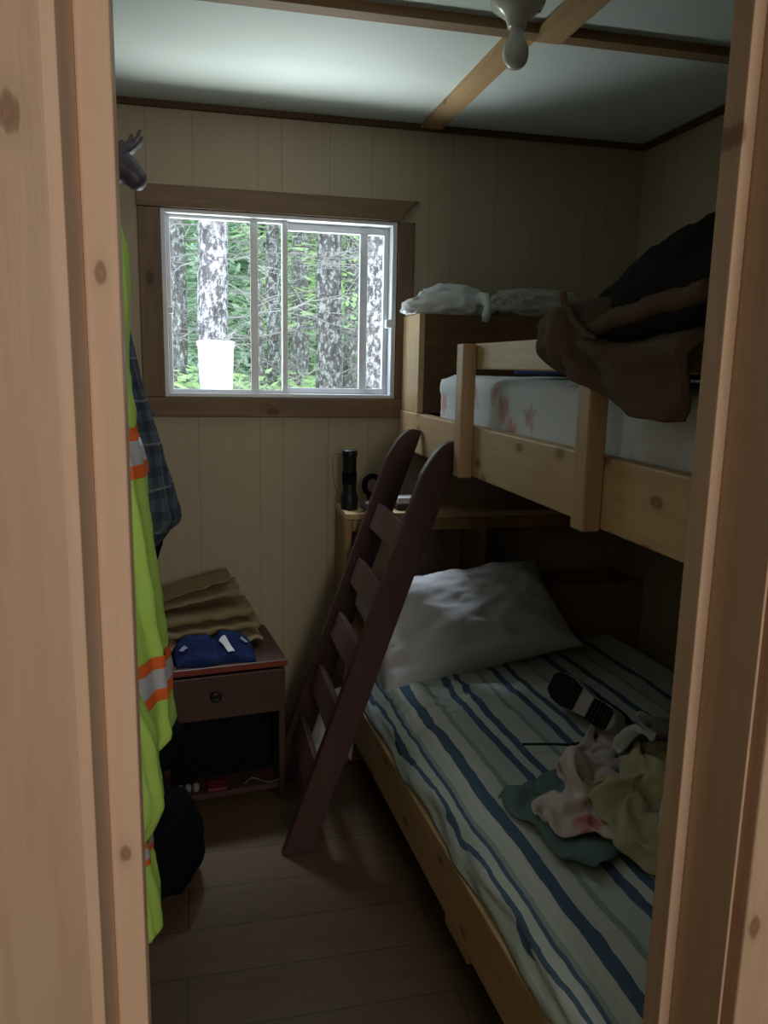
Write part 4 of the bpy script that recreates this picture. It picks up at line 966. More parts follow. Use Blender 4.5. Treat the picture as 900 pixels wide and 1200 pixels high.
DRAPE['floral'] = (39, 37, (
1010,1178,444,-9,10,0,-9,12,0,-9,14,0,-16,5,5,-21,-1,-6,-17,8,6,-7,6,5,-2,1,13,-5,15,0,2,5,-24,-20,23,0,-6,19,9,5,8,-8,-8,10,7,-12,2,2,-10,4,4,-11,6,7,1,8,14,-11,4,-7,
-9,11,-8,-18,6,7,-7,15,-5,-17,1,1,-5,9,10,-9,10,1,1,6,-11,-13,6,-1,-12,4,-6,-17,1,-5,-19,0,1,-7,8,3,-5,22,3,4,18,-3,8,8,-2,-13,1,1,-9,3,5,2,-1,15,328,-267,-33,-11,10,0,
-11,11,-1,-9,8,12,-14,4,-11,-26,-1,1,-17,-8,13,-8,4,5,1,14,2,-6,14,-4,-19,-2,-11,-2,24,0,-3,18,4,-1,11,1,-13,1,7,-11,5,4,-8,9,3,-6,10,1,-10,10,-1,-8,3,10,-4,9,-15,-18,5,9,
-15,8,0,-11,12,-1,-10,9,-4,2,10,8,-14,4,-1,-3,13,-8,-11,8,-4,-15,4,-8,-16,1,-2,-8,8,3,-2,16,10,-4,13,9,-6,9,-4,0,8,-13,-11,-2,5,-3,-2,13,341,-269,-33,-11,10,5,-14,4,8,-4,17,-1,
-14,5,-12,-26,-1,3,-17,-8,12,-8,5,-1,-6,1,-12,-11,9,-1,-9,13,10,-6,19,5,0,20,1,-5,9,8,-11,7,4,-9,8,1,-7,7,-6,-7,6,-2,-7,2,7,-8,5,9,-11,12,-12,-20,6,0,-13,10,3,-10,14,4,
-7,10,-11,-12,5,0,-1,10,8,-5,15,-3,-13,5,2,-15,5,-6,-10,7,-10,-7,9,4,-3,14,6,-1,8,9,-9,5,3,-7,8,-16,-17,-1,4,-7,-13,3,354,-265,-18,-12,11,3,-14,5,8,-15,11,1,-1,14,-12,-21,4,-4,
-15,-2,8,-5,2,-8,-8,8,-3,-14,6,1,-10,11,10,-5,15,12,-2,21,3,-6,12,-10,-8,6,10,-9,3,-4,-8,7,-1,-8,4,1,-10,3,2,-7,4,11,-18,10,-4,-16,7,-6,-8,13,6,-10,17,-1,-14,10,-2,-9,3,-9,
-5,9,4,-1,12,10,-10,7,-5,-14,-1,-11,-13,9,5,-5,12,1,-3,12,0,-8,6,-2,-2,5,10,-15,11,-8,-14,-13,6,-14,1,1,354,-262,-29,-1,3,18,-17,6,7,-15,14,-2,-4,14,-11,-11,8,-7,-11,2,-2,-9,5,-2,
-8,6,0,-11,1,8,-11,11,9,-8,17,-4,-8,18,-3,0,12,10,-14,0,-8,-9,7,8,-6,-2,8,-8,7,2,-9,7,2,-10,10,-1,-16,5,-6,-14,10,6,-5,22,-4,-9,19,-4,-14,3,-7,-14,2,3,-3,5,9,-2,15,2,
-4,3,-11,-15,4,0,-13,3,-8,-10,8,-2,-9,8,1,-1,7,10,-5,11,3,-15,9,9,-19,-5,2,-12,3,-1,363,-265,-35,-13,6,10,-10,4,18,-18,10,3,-9,12,-8,-6,10,-5,-3,5,-7,-9,3,-5,-11,1,2,-12,5,0,
-8,12,10,-10,17,3,-11,18,-2,-10,13,-3,-5,-13,9,-8,16,0,-4,-3,11,-10,11,-2,-8,4,-10,-11,10,-1,-16,13,2,-13,16,10,-10,22,4,-7,19,-3,-5,0,-15,-16,-1,5,-6,4,-6,3,14,5,-4,8,-9,-10,5,-4,
-12,6,4,-13,3,4,-12,-2,9,-3,10,-10,-14,4,-6,-17,6,5,-15,8,2,-10,7,6,363,-266,-19,-8,2,14,-12,11,12,-14,-2,-14,-11,13,2,-8,7,1,-5,5,-4,-10,3,-11,-12,1,5,-9,3,-6,-11,15,5,-4,15,9,
-10,15,-7,-11,11,8,-6,-10,11,-7,17,-3,-9,6,8,-11,9,-12,-8,1,-10,-12,15,10,-15,19,-2,-10,16,15,-10,18,5,-6,19,-3,-9,7,-9,-6,-1,-14,-7,5,-3,0,13,2,-5,8,9,-5,-6,10,-9,-5,8,-13,7,3,
-15,10,0,-17,3,-5,-10,8,-12,-4,9,-12,-10,11,5,-11,9,3,349,-283,-3,-8,9,12,-9,12,-15,-14,-4,-13,-17,6,-2,-3,6,11,-8,8,2,-12,4,-9,-12,2,2,-10,5,-6,-11,12,1,-3,13,5,0,7,13,-10,8,10,
-12,11,-1,-9,13,1,-13,8,3,-7,0,-19,-12,5,7,-12,20,5,-13,21,-6,-12,15,10,-14,11,-2,6,20,5,-8,14,2,-12,4,-2,2,5,-7,-4,8,6,-6,6,9,4,-13,6,-10,7,-3,-12,-1,-12,-18,5,-6,-10,5,14,
-10,10,0,-7,12,-2,-4,14,-3,-6,7,-12,325,-280,6,-10,9,-8,-5,-3,-18,-11,11,9,-16,6,0,-9,3,-15,-5,3,17,-16,6,-4,-12,4,-3,-11,5,-6,-12,10,-3,1,7,9,-8,13,0,-6,13,4,-7,14,1,-11,12,3,
-14,7,5,-17,3,8,-6,7,-11,-11,14,7,-14,14,4,-10,11,-10,-12,14,0,-11,18,6,10,17,0,-1,7,13,-5,8,5,-7,3,7,-7,2,9,-15,-5,6,-14,-3,1,7,8,-9,1,-1,-21,-16,4,-10,-9,11,5,-11,6,-8,
2,15,7,-4,15,-2,311,-280,-13,-12,9,-1,-5,-1,-14,-16,3,-3,-12,-8,4,4,12,6,-18,9,-8,-10,14,14,-16,6,0,-6,3,-13,-12,8,-3,-9,8,3,-1,15,12,-3,17,12,-4,15,6,-10,12,-5,-16,7,-2,-16,7,0,
-12,8,5,-12,8,-2,-14,8,-7,-10,12,9,-12,16,-5,-12,17,-6,-10,16,9,6,12,8,-12,2,-2,-7,4,7,-11,4,10,-9,5,18,-3,-1,15,-10,2,-10,6,-1,-21,12,-3,-20,-13,-1,-13,-12,9,-5,-14,11,2,-5,16,-2,
323,-276,-7,-10,15,5,-11,6,-6,-11,-7,9,-12,0,-15,-11,3,-3,-2,9,15,-17,12,-11,-7,13,15,-4,4,-12,-12,7,2,-10,10,-1,-1,17,16,-2,23,14,-4,14,5,-14,9,-6,-18,6,-5,-13,9,-3,-10,9,-4,-13,4,-7,
-15,10,0,-8,14,13,-13,19,-9,-13,15,4,-10,12,2,-8,11,2,-4,4,13,-6,5,9,-9,7,15,-11,7,17,-4,-1,16,-11,0,-11,-3,-6,-23,17,-10,-13,-1,1,-20,-10,9,-10,-13,6,-11,-6,17,5,318,-271,-11,-12,15,-1,
-4,6,13,-15,0,2,-13,-1,-13,-10,-12,5,-6,4,-6,-10,17,-4,-7,16,13,-6,10,-7,-9,7,7,-8,15,-1,-5,25,12,-1,22,17,-7,10,-3,-16,0,-15,-20,2,-8,-11,10,-2,-7,11,-2,-12,9,-1,-15,12,1,-12,18,9,
-15,23,10,-10,7,16,-11,11,-1,-6,10,-3,-4,-1,14,-6,7,9,-10,9,14,-8,5,19,-11,5,10,-10,-2,-15,-9,-6,-19,15,-10,-7,2,4,-16,-15,-4,-7,-5,10,-18,3,11,-17,317,-257,-9,-13,13,0,-8,8,11,-13,4,5,
-15,-1,-1,-11,-9,-6,-4,-3,-9,-7,11,4,-6,13,3,-8,15,3,-9,15,2,-2,13,14,-6,23,10,-4,24,6,-7,6,-8,-19,1,-13,-20,3,2,-7,9,-7,-9,5,8,-14,6,2,-16,12,3,-7,22,3,-14,24,7,-10,9,18,
-11,13,1,-8,8,-6,-6,-4,10,-6,1,11,-11,9,18,-10,11,17,-10,8,7,-4,-2,-15,-8,-5,-17,-6,0,-14,-10,-15,-4,7,7,-19,5,-14,-21,5,17,-14,316,-235,-10,-13,12,-1,-12,11,3,-9,6,7,-10,0,-8,-13,-1,-2,
-13,0,0,-9,4,0,-9,6,0,-6,14,6,-3,18,11,-6,15,8,-1,13,14,-6,19,-4,-7,10,-1,-14,3,-7,-15,5,-4,-9,9,2,-12,7,1,-15,4,2,-18,7,9,-13,11,8,-7,21,-2,-9,13,16,-12,16,5,-7,7,-5,
-11,1,3,-12,1,8,-6,6,26,-15,16,14,-10,9,3,-12,-2,-7,-11,-10,-8,-9,-4,-12,2,-3,-21,20,-15,-12,7,-12,-24,7,14,-14,313,-206,-10,-12,14,-5,-11,13,0,-8,10,1,-12,4,-1,-15,2,0,-14,1,1,-10,4,3,
-8,2,3,-5,11,8,-5,15,9,-6,10,9,-7,12,6,-8,13,11,-9,-1,8,-7,8,-7,-9,9,-6,-10,10,1,-12,8,-1,-16,6,-3,-19,8,-1,-17,3,9,-6,13,-2,-8,13,11,-9,15,8,-7,7,-2,-11,-5,4,-12,0,10,
-10,21,18,-21,19,8,-11,5,-2,-10,-5,-9,-9,-12,-8,-13,6,-2,11,-6,-13,13,-10,-22,6,-10,-23,-18,5,-2,337,-189,-3,-14,13,-1,-14,4,11,-10,-5,10,-4,11,-1,-4,11,-10,-14,5,-8,-11,6,5,-8,7,8,-7,7,10,
-9,2,10,-11,3,8,-6,13,8,-4,14,10,-5,8,-3,-8,6,-7,-10,7,-3,-14,7,0,-15,7,-6,-15,8,-4,-14,9,-1,-12,8,-5,-10,7,2,-6,11,4,-4,10,8,-9,4,7,-13,2,3,-14,3,-6,-22,7,8,-22,11,10,
-2,12,-3,-7,-11,-3,-10,5,-8,-8,9,7,-5,1,-14,4,-11,-23,4,-9,-21,5,5,-15,305,-215,15,-5,10,15,-3,7,15,-2,9,11,-2,11,2,-11,-3,-7,-14,5,-7,-9,10,7,-5,10,12,-6,10,9,-9,11,0,-5,12,-6,
-4,12,12,-4,12,9,-11,7,-6,-12,6,-7,-11,5,-3,-14,8,-4,-14,6,-8,-13,6,-4,-11,7,3,-12,8,-5,-10,8,-10,-7,10,-4,-7,9,1,-9,4,6,-3,4,16,-17,3,4,-19,4,9,-21,0,-8,-1,5,11,-8,5,-9,
-12,5,-7,-11,11,8,-5,0,-15,8,-15,-19,3,-4,-20,-1,9,-14,304,-232,25,-3,10,14,0,13,9,-2,12,6,-2,12,-8,-6,9,7,-13,1,10,-11,10,8,-6,11,10,-7,10,3,-8,11,-9,-10,11,-3,-5,11,8,-6,12,4,
-12,4,-14,-15,10,-4,-12,6,-3,-12,7,-5,-12,6,-6,-10,5,-2,-11,5,3,-14,5,-9,-12,8,-15,0,16,1,-4,10,-2,-9,5,0,-15,-1,8,-2,3,22,-24,3,12,-21,-1,-8,-7,7,1,-2,12,7,-12,4,-9,-13,3,-9,
-2,-8,-15,11,-17,-13,-11,14,-6,-13,1,-9,319,-234,15,0,9,14,-6,15,0,-3,12,4,6,3,17,-5,11,14,-10,12,7,-12,13,3,-9,10,7,-7,11,3,-8,12,-4,-9,8,-5,-8,9,-4,-11,9,-5,-15,8,-14,-17,-4,-10,
-13,6,-5,-12,7,-5,-10,5,-5,-8,4,-1,-10,6,-1,-11,11,-11,-5,20,-8,3,16,2,2,11,3,-9,5,-2,-15,-1,6,-25,-5,13,-6,7,31,-23,-6,4,-5,8,3,6,-1,-16,-10,-3,-13,-14,-4,-6,2,3,-16,-6,16,-12,
-13,9,-10,-18,2,-1,323,-249,19,2,9,15,-4,15,0,-3,13,5,3,6,19,-6,10,12,-14,12,0,-17,10,-1,-13,9,6,1,15,6,-2,13,1,-5,9,-1,-11,7,-6,-18,6,-12,-20,-4,-17,-17,-2,-12,-11,9,-8,-11,11,-6,
-8,8,-4,-7,6,-1,-6,7,-2,-6,15,-2,-5,18,-4,-3,16,-4,8,10,5,-7,7,3,-13,-3,12,-24,0,8,-27,0,9,1,4,24,-7,9,0,-8,7,-16,-15,2,-6,-7,-5,-14,3,0,-15,-9,13,-11,-12,8,-11,-18,4,3,
328,-265,18,5,5,17,-4,10,8,-5,11,4,-6,17,8,-11,6,6,-21,-1,-3,-18,12,-4,-11,14,2,7,14,8,-1,13,5,1,13,4,-11,7,-6,-23,-3,-14,-24,-8,-17,-6,16,-12,-7,13,-6,-11,13,-3,-9,8,-2,-5,6,2,
-5,6,-4,-5,12,0,-6,14,-2,-5,17,-2,-4,15,-2,4,4,11,-11,0,11,-17,2,5,-18,3,4,-21,3,0,-13,-2,2,-8,-13,-6,0,17,-3,-8,15,-3,-15,2,-6,-10,10,-11,-6,11,-15,-9,5,11,330,-279,3,3,4,16,
-10,6,3,-11,1,4,-9,13,9,-10,13,3,-20,1,-2,-17,12,-4,-10,13,1,-4,10,9,1,11,0,5,12,-2,-17,-3,0,-18,3,-18,-3,25,-8,-6,15,-2,-8,12,-2,-10,12,-2,-9,6,1,-6,2,-6,-6,8,-1,-4,12,7,
-6,14,-7,-5,18,-5,-4,17,4,-8,8,-1,-11,-7,2,-8,-15,1,-14,-5,5,-18,-5,13,-15,3,-4,-9,11,-7,-10,13,-5,-18,3,-1,-9,12,-7,-3,15,-7,-5,18,4,-6,6,11,333,-289,-9,-7,10,10,-11,-6,0,-12,2,3,
-12,6,6,-14,9,8,-15,9,1,-9,16,-2,-6,13,9,-10,5,-4,-6,7,-6,-7,10,-10,-7,20,-8,4,21,14,-6,19,1,-9,10,2,-9,8,-3,-8,11,-5,-7,5,-7,-9,2,-5,-9,8,1,-3,12,8,-5,18,-6,-6,20,1,
-4,13,14,-7,9,-1,-13,-5,3,-16,-9,-3,-11,-2,-14,-20,-12,2,-6,4,17,-12,10,-9,-15,9,3,-15,4,-9,-5,8,-12,-3,15,-4,-7,13,9,-11,6,-5,338,-282,8,-9,1,-14,-14,0,10,-12,-1,-2,-10,7,2,-16,4,6,
-9,11,12,-8,14,4,-8,14,0,-8,9,-3,-6,12,-9,-5,15,-15,-1,23,10,1,22,11,-8,17,-1,-9,5,-7,-8,9,3,-6,3,-10,-8,7,-2,-14,3,-1,-11,7,5,-4,13,7,-6,19,-1,-9,17,9,-4,2,-21,-7,10,-4,
-13,5,3,-15,5,8,-7,-1,15,-21,-10,-4,-17,-2,-12,6,10,16,-18,7,3,-17,1,-8,-5,6,-10,1,12,-8,-10,11,-4,-13,6,-2,339,-288,1,-13,6,12,-15,6,-9,-11,-1,7,-8,5,-8,-14,5,2,-13,9,5,-5,13,6,
-13,8,-5,-7,10,-4,1,18,-6,-3,21,2,-5,21,7,-1,20,11,-6,19,-2,-5,7,-13,-10,4,-6,-8,7,2,-6,0,10,-17,2,0,-14,7,-2,-3,9,12,-6,17,2,-8,20,2,-4,4,-23,-6,13,-1,-9,6,10,-9,10,8,
-11,7,-7,-21,-4,3,-21,-2,7,-19,0,-11,12,5,16,-20,-2,6,-10,4,-10,0,10,-8,-6,10,-8,-6,7,-6,325,-290,-1,-8,7,11,-13,7,1,-10,-1,-9,-11,5,4,-11,6,-6,-11,11,-1,-10,12,0,-10,8,4,-7,6,6,
0,16,-5,-3,18,0,-6,20,0,-3,20,11,-9,24,-5,-9,19,-10,-6,3,10,-2,-10,6,-9,7,-12,-18,-5,-5,-11,7,14,-4,9,12,-5,14,3,-5,18,-1,-4,9,-20,-11,14,3,-9,13,4,-9,15,0,-8,4,10,-16,3,-2,
-18,3,-6,-19,-2,-12,-21,1,7,11,-1,18,-14,0,5,-7,7,-8,-5,7,-11,7,5,-10,311,-288,0,-9,10,5,-6,5,-8,-13,3,-3,-14,1,8,-9,3,-9,-7,12,1,-10,11,4,-9,9,4,-8,1,8,-5,13,-1,-4,19,1,
-4,26,-2,-13,18,-12,-7,24,-2,-2,19,6,-4,0,11,-4,-6,7,-13,5,-4,-10,6,-16,-20,7,0,0,6,15,-1,12,7,-5,13,-3,-2,9,-9,-10,13,2,-13,18,-1,-9,14,7,-11,5,-5,-12,5,-1,-10,0,-16,-18,9,-1,
-15,-13,15,-12,8,-9,-3,6,12,-1,1,15,-11,4,-11,4,9,-11,305,-288,6,-6,12,-6,-4,3,-11,-14,2,2,-17,0,4,-8,-3,7,-3,12,-3,-10,7,8,-7,11,5,-6,8,1,-6,10,-3,-3,20,-5,-10,24,-15,-10,25,4,
-8,18,-4,-2,4,13,-2,-1,10,-7,9,0,-11,11,2,-5,8,-16,-20,7,-7,-16,7,5,6,8,7,-2,8,3,-4,7,1,-6,11,2,-14,20,-2,-18,2,-8,-13,4,-4,-9,11,-5,-4,7,16,-5,3,-17,-15,-6,18,-9,8,-8,
-5,5,-9,-2,4,16,-15,10,8,5,-3,-12,297,-282,-14,-5,12,3,-10,4,5,-14,2,3,-12,-6,8,-10,5,3,-5,11,1,-8,9,2,-4,13,-5,-2,6,-10,-6,10,-2,-7,20,-6,-10,29,-1,-12,22,0,-8,15,6,2,-3,14,
-6,4,10,-7,10,3,-5,12,-8,-10,11,-9,-21,5,-3,-7,7,-12,-7,10,-2,3,1,10,-7,7,3,-9,9,-2,-18,9,-5,-13,13,-2,-10,3,10,-4,7,-14,-15,5,2,2,13,7,-11,-6,16,-4,4,-10,-2,0,-13,-9,13,2,
-9,8,15,-8,8,-9,304,-298,-3,-13,3,6,-8,6,6,-11,6,5,-12,10,2,-8,10,-2,-5,11,-3,-7,6,-1,-3,9,-5,-4,5,-10,-8,11,0,-7,20,-2,-10,24,-2,-11,18,0,-7,18,7,2,2,18,-7,7,10,-7,10,-1,
-8,12,1,-14,7,-6,-10,0,-16,-13,8,1,-1,-1,-12,-9,15,0,-5,8,10,-9,7,-4,-16,6,-7,-9,9,5,-7,0,11,-8,12,-4,-12,-5,4,-7,7,9,-5,10,-7,-9,9,-5,1,-4,-13,-10,9,12,-6,15,3,-10,9,-3,
303,-302,-2,-14,6,-1,-7,8,-4,-3,12,5,-13,10,-4,-8,13,-3,-3,11,-3,-7,4,-1,-7,5,-1,-6,5,9,-10,11,0,-7,17,0,-6,16,-4,-8,14,-2,-8,21,2,-11,16,14,-10,7,9,5,7,11,-7,12,-5,-10,-10,-9,
-17,10,0,-8,3,-14,-6,11,-10,-10,19,6,-6,5,14,-14,2,0,-6,2,-15,-8,2,9,-6,8,8,-12,6,6,-8,9,0,-6,11,-4,-9,8,-1,-7,-12,-10,-9,12,2,-5,18,-7,-1,9,8,-11,6,-2,298,-304,-11,-13,5,-4,
-2,14,1,-4,16,0,-10,12,2,-8,11,5,-4,10,-2,-8,4,1,-6,3,-6,-8,6,6,-10,10,-3,-6,14,2,-6,11,4,-9,11,2,-8,21,3,-12,16,13,-10,4,-11,6,6,11,-15,2,-7,-6,13,4,-16,-12,-9,-4,19,-12,
-8,20,-3,-8,13,15,-9,8,9,-15,2,1,-13,1,-5,-2,1,-15,-15,3,3,-11,5,3,-5,11,-4,-1,12,-6,-10,7,-1,-13,3,-1,-8,15,4,12,15,11,-3,11,-1,-8,4,3,289,-307,-16,-14,-1,7,-2,11,-4,-4,18,0,
-8,14,2,-8,11,2,-7,6,2,-8,4,4,-7,3,-5,-8,8,-7,-6,12,8,-5,13,1,-8,8,-2,-8,9,8,-11,18,9,-12,17,-8,-9,4,-11,-6,8,6,-2,3,13,-7,-5,-11,-17,8,-8,-8,19,11,2,22,-13,-13,15,6,
-11,7,8,-14,1,-2,-8,5,9,-13,4,-10,-8,-1,-15,-10,7,-1,-1,16,0,-1,12,5,-11,5,0,-15,6,-2,-7,16,-1,16,13,11,-2,14,2,-7,5,5,266,-303,-19,5,-16,15,-12,6,-2,-1,16,-3,-6,17,0,-9,10,-1,
-9,3,6,-10,5,2,-8,3,-1,-2,8,-11,-11,13,-5,-5,13,0,-4,9,9,-7,7,13,-14,12,-10,-10,14,-8,-5,13,-3,-6,8,-1,-11,5,0,-11,10,0,-11,8,8,1,7,17,-2,21,-9,-11,16,-7,-16,4,-2,-15,4,1,
1,4,15,-9,6,-7,-10,6,-10,-8,14,-5,-1,17,-1,-8,9,0,-13,4,0,-16,4,-2,-7,12,3,12,9,11,2,11,11,-1,10,-3,276,-324,-20,-21,11,7,1,-2,15,-4,15,-2,-5,16,-3,-9,11,-3,-11,3,-1,-11,1,-6,
-8,4,9,-8,7,-5,-5,11,-9,-7,3,9,-1,14,7,-7,15,3,-15,11,3,-14,9,2,-11,6,0,-6,10,0,-5,12,1,-6,15,-1,1,10,-10,-8,13,4,-8,20,5,-11,16,-6,-12,2,-13,-17,5,-1,0,7,16,-8,5,10,
-10,9,-7,-8,14,-5,-5,18,-1,-1,10,-8,-11,4,-9,-19,0,3,-10,6,-2,5,6,11,12,7,9,-1,9,1,289,-329,-17,-17,13,-6,-12,11,3,-2,14,5,-10,7,-6,-13,5,-3,-10,5,0,-6,5,11,-12,8,-1,-10,7,0,
-9,5,2,-4,9,-4,-1,13,6,-10,12,-1,-14,8,-2,-14,8,-4,-3,11,7,-4,10,6,-2,14,4,-3,17,0,-4,16,2,-11,15,0,-12,18,-2,-12,13,-3,-19,2,-2,-11,9,-13,-1,8,17,-6,3,14,-14,7,-2,-9,13,-4,
-2,20,-3,-4,12,-6,-11,3,-10,-12,0,-12,-7,5,5,6,3,9,8,-1,5,-1,3,6,285,-321,-25,-11,14,6,-11,13,-3,-11,11,-2,-11,9,2,-12,4,5,-10,7,-3,-6,5,9,-10,6,-6,-10,5,-3,-6,10,7,-3,13,-7,
-7,11,-2,-11,7,0,-12,8,-2,-12,9,0,-15,4,0,-1,9,9,-7,9,6,0,17,-3,-1,19,0,-7,19,-1,-11,15,2,-16,7,-3,-17,7,-5,0,22,2,3,1,21,-16,6,-5,-13,7,-2,-6,14,0,1,20,2,-6,11,-8,
-11,1,-10,-12,4,-6,-5,8,3,8,0,7,-4,1,6,-3,1,7,285,-318,-12,-11,15,-3,-12,12,-6,-11,12,3,-10,11,-3,-13,4,2,-7,4,8,-8,4,-9,-9,9,1,-8,7,13,-1,17,-7,-5,15,-2,-9,8,-3,-11,4,-2,
-11,4,-2,-13,4,7,-15,3,-4,-15,-1,-2,-6,5,8,-1,13,3,-1,18,-3,-3,19,-6,-11,9,10,-15,6,-2,-6,15,-12,6,27,5,0,13,20,-15,4,-11,-13,9,-5,-2,15,3,2,18,6,-8,8,-9,-14,3,-6,-13,5,1,
-5,9,-4,6,1,9,-2,-1,7,-5,5,3,285,-311,-18,-10,18,0,-15,12,4,-14,10,-3,-11,9,3,-13,2,3,-8,-1,-8,-7,9,4,-3,4,19,-5,23,-3,-5,21,-2,-8,16,-3,-10,4,-2,-11,-1,-1,-11,1,-3,-12,2,-8,
-12,0,11,-13,-4,-12,-15,0,0,-9,7,4,-6,11,8,7,15,2,-14,5,0,-11,9,-10,7,22,-4,9,27,4,0,19,14,-15,8,-13,-11,15,-4,4,11,13,-1,18,-1,-10,8,-2,-14,5,-2,-14,6,-2,-7,6,-7,-3,6,5,
4,-2,7,4,4,11,276,-299,-22,-9,22,0,-16,11,0,-19,6,0,-15,5,0,-11,2,5,-8,-2,6,-3,-3,13,-5,17,-11,-5,24,-6,-7,21,-6,-8,17,-1,-12,2,1,-13,-6,0,-10,2,-2,-5,0,12,-13,6,-1,-16,-4,-10,
-9,-5,10,-5,7,-6,-9,-4,-6,-12,3,8,-12,10,-5,9,18,-2,10,25,1,7,22,8,-2,20,0,-13,13,-8,-12,18,-1,-14,16,1,17,9,0,-7,9,0,-11,9,0,-14,9,0,-9,6,5,-4,6,-5,-2,6,7,9,-1,9,
))
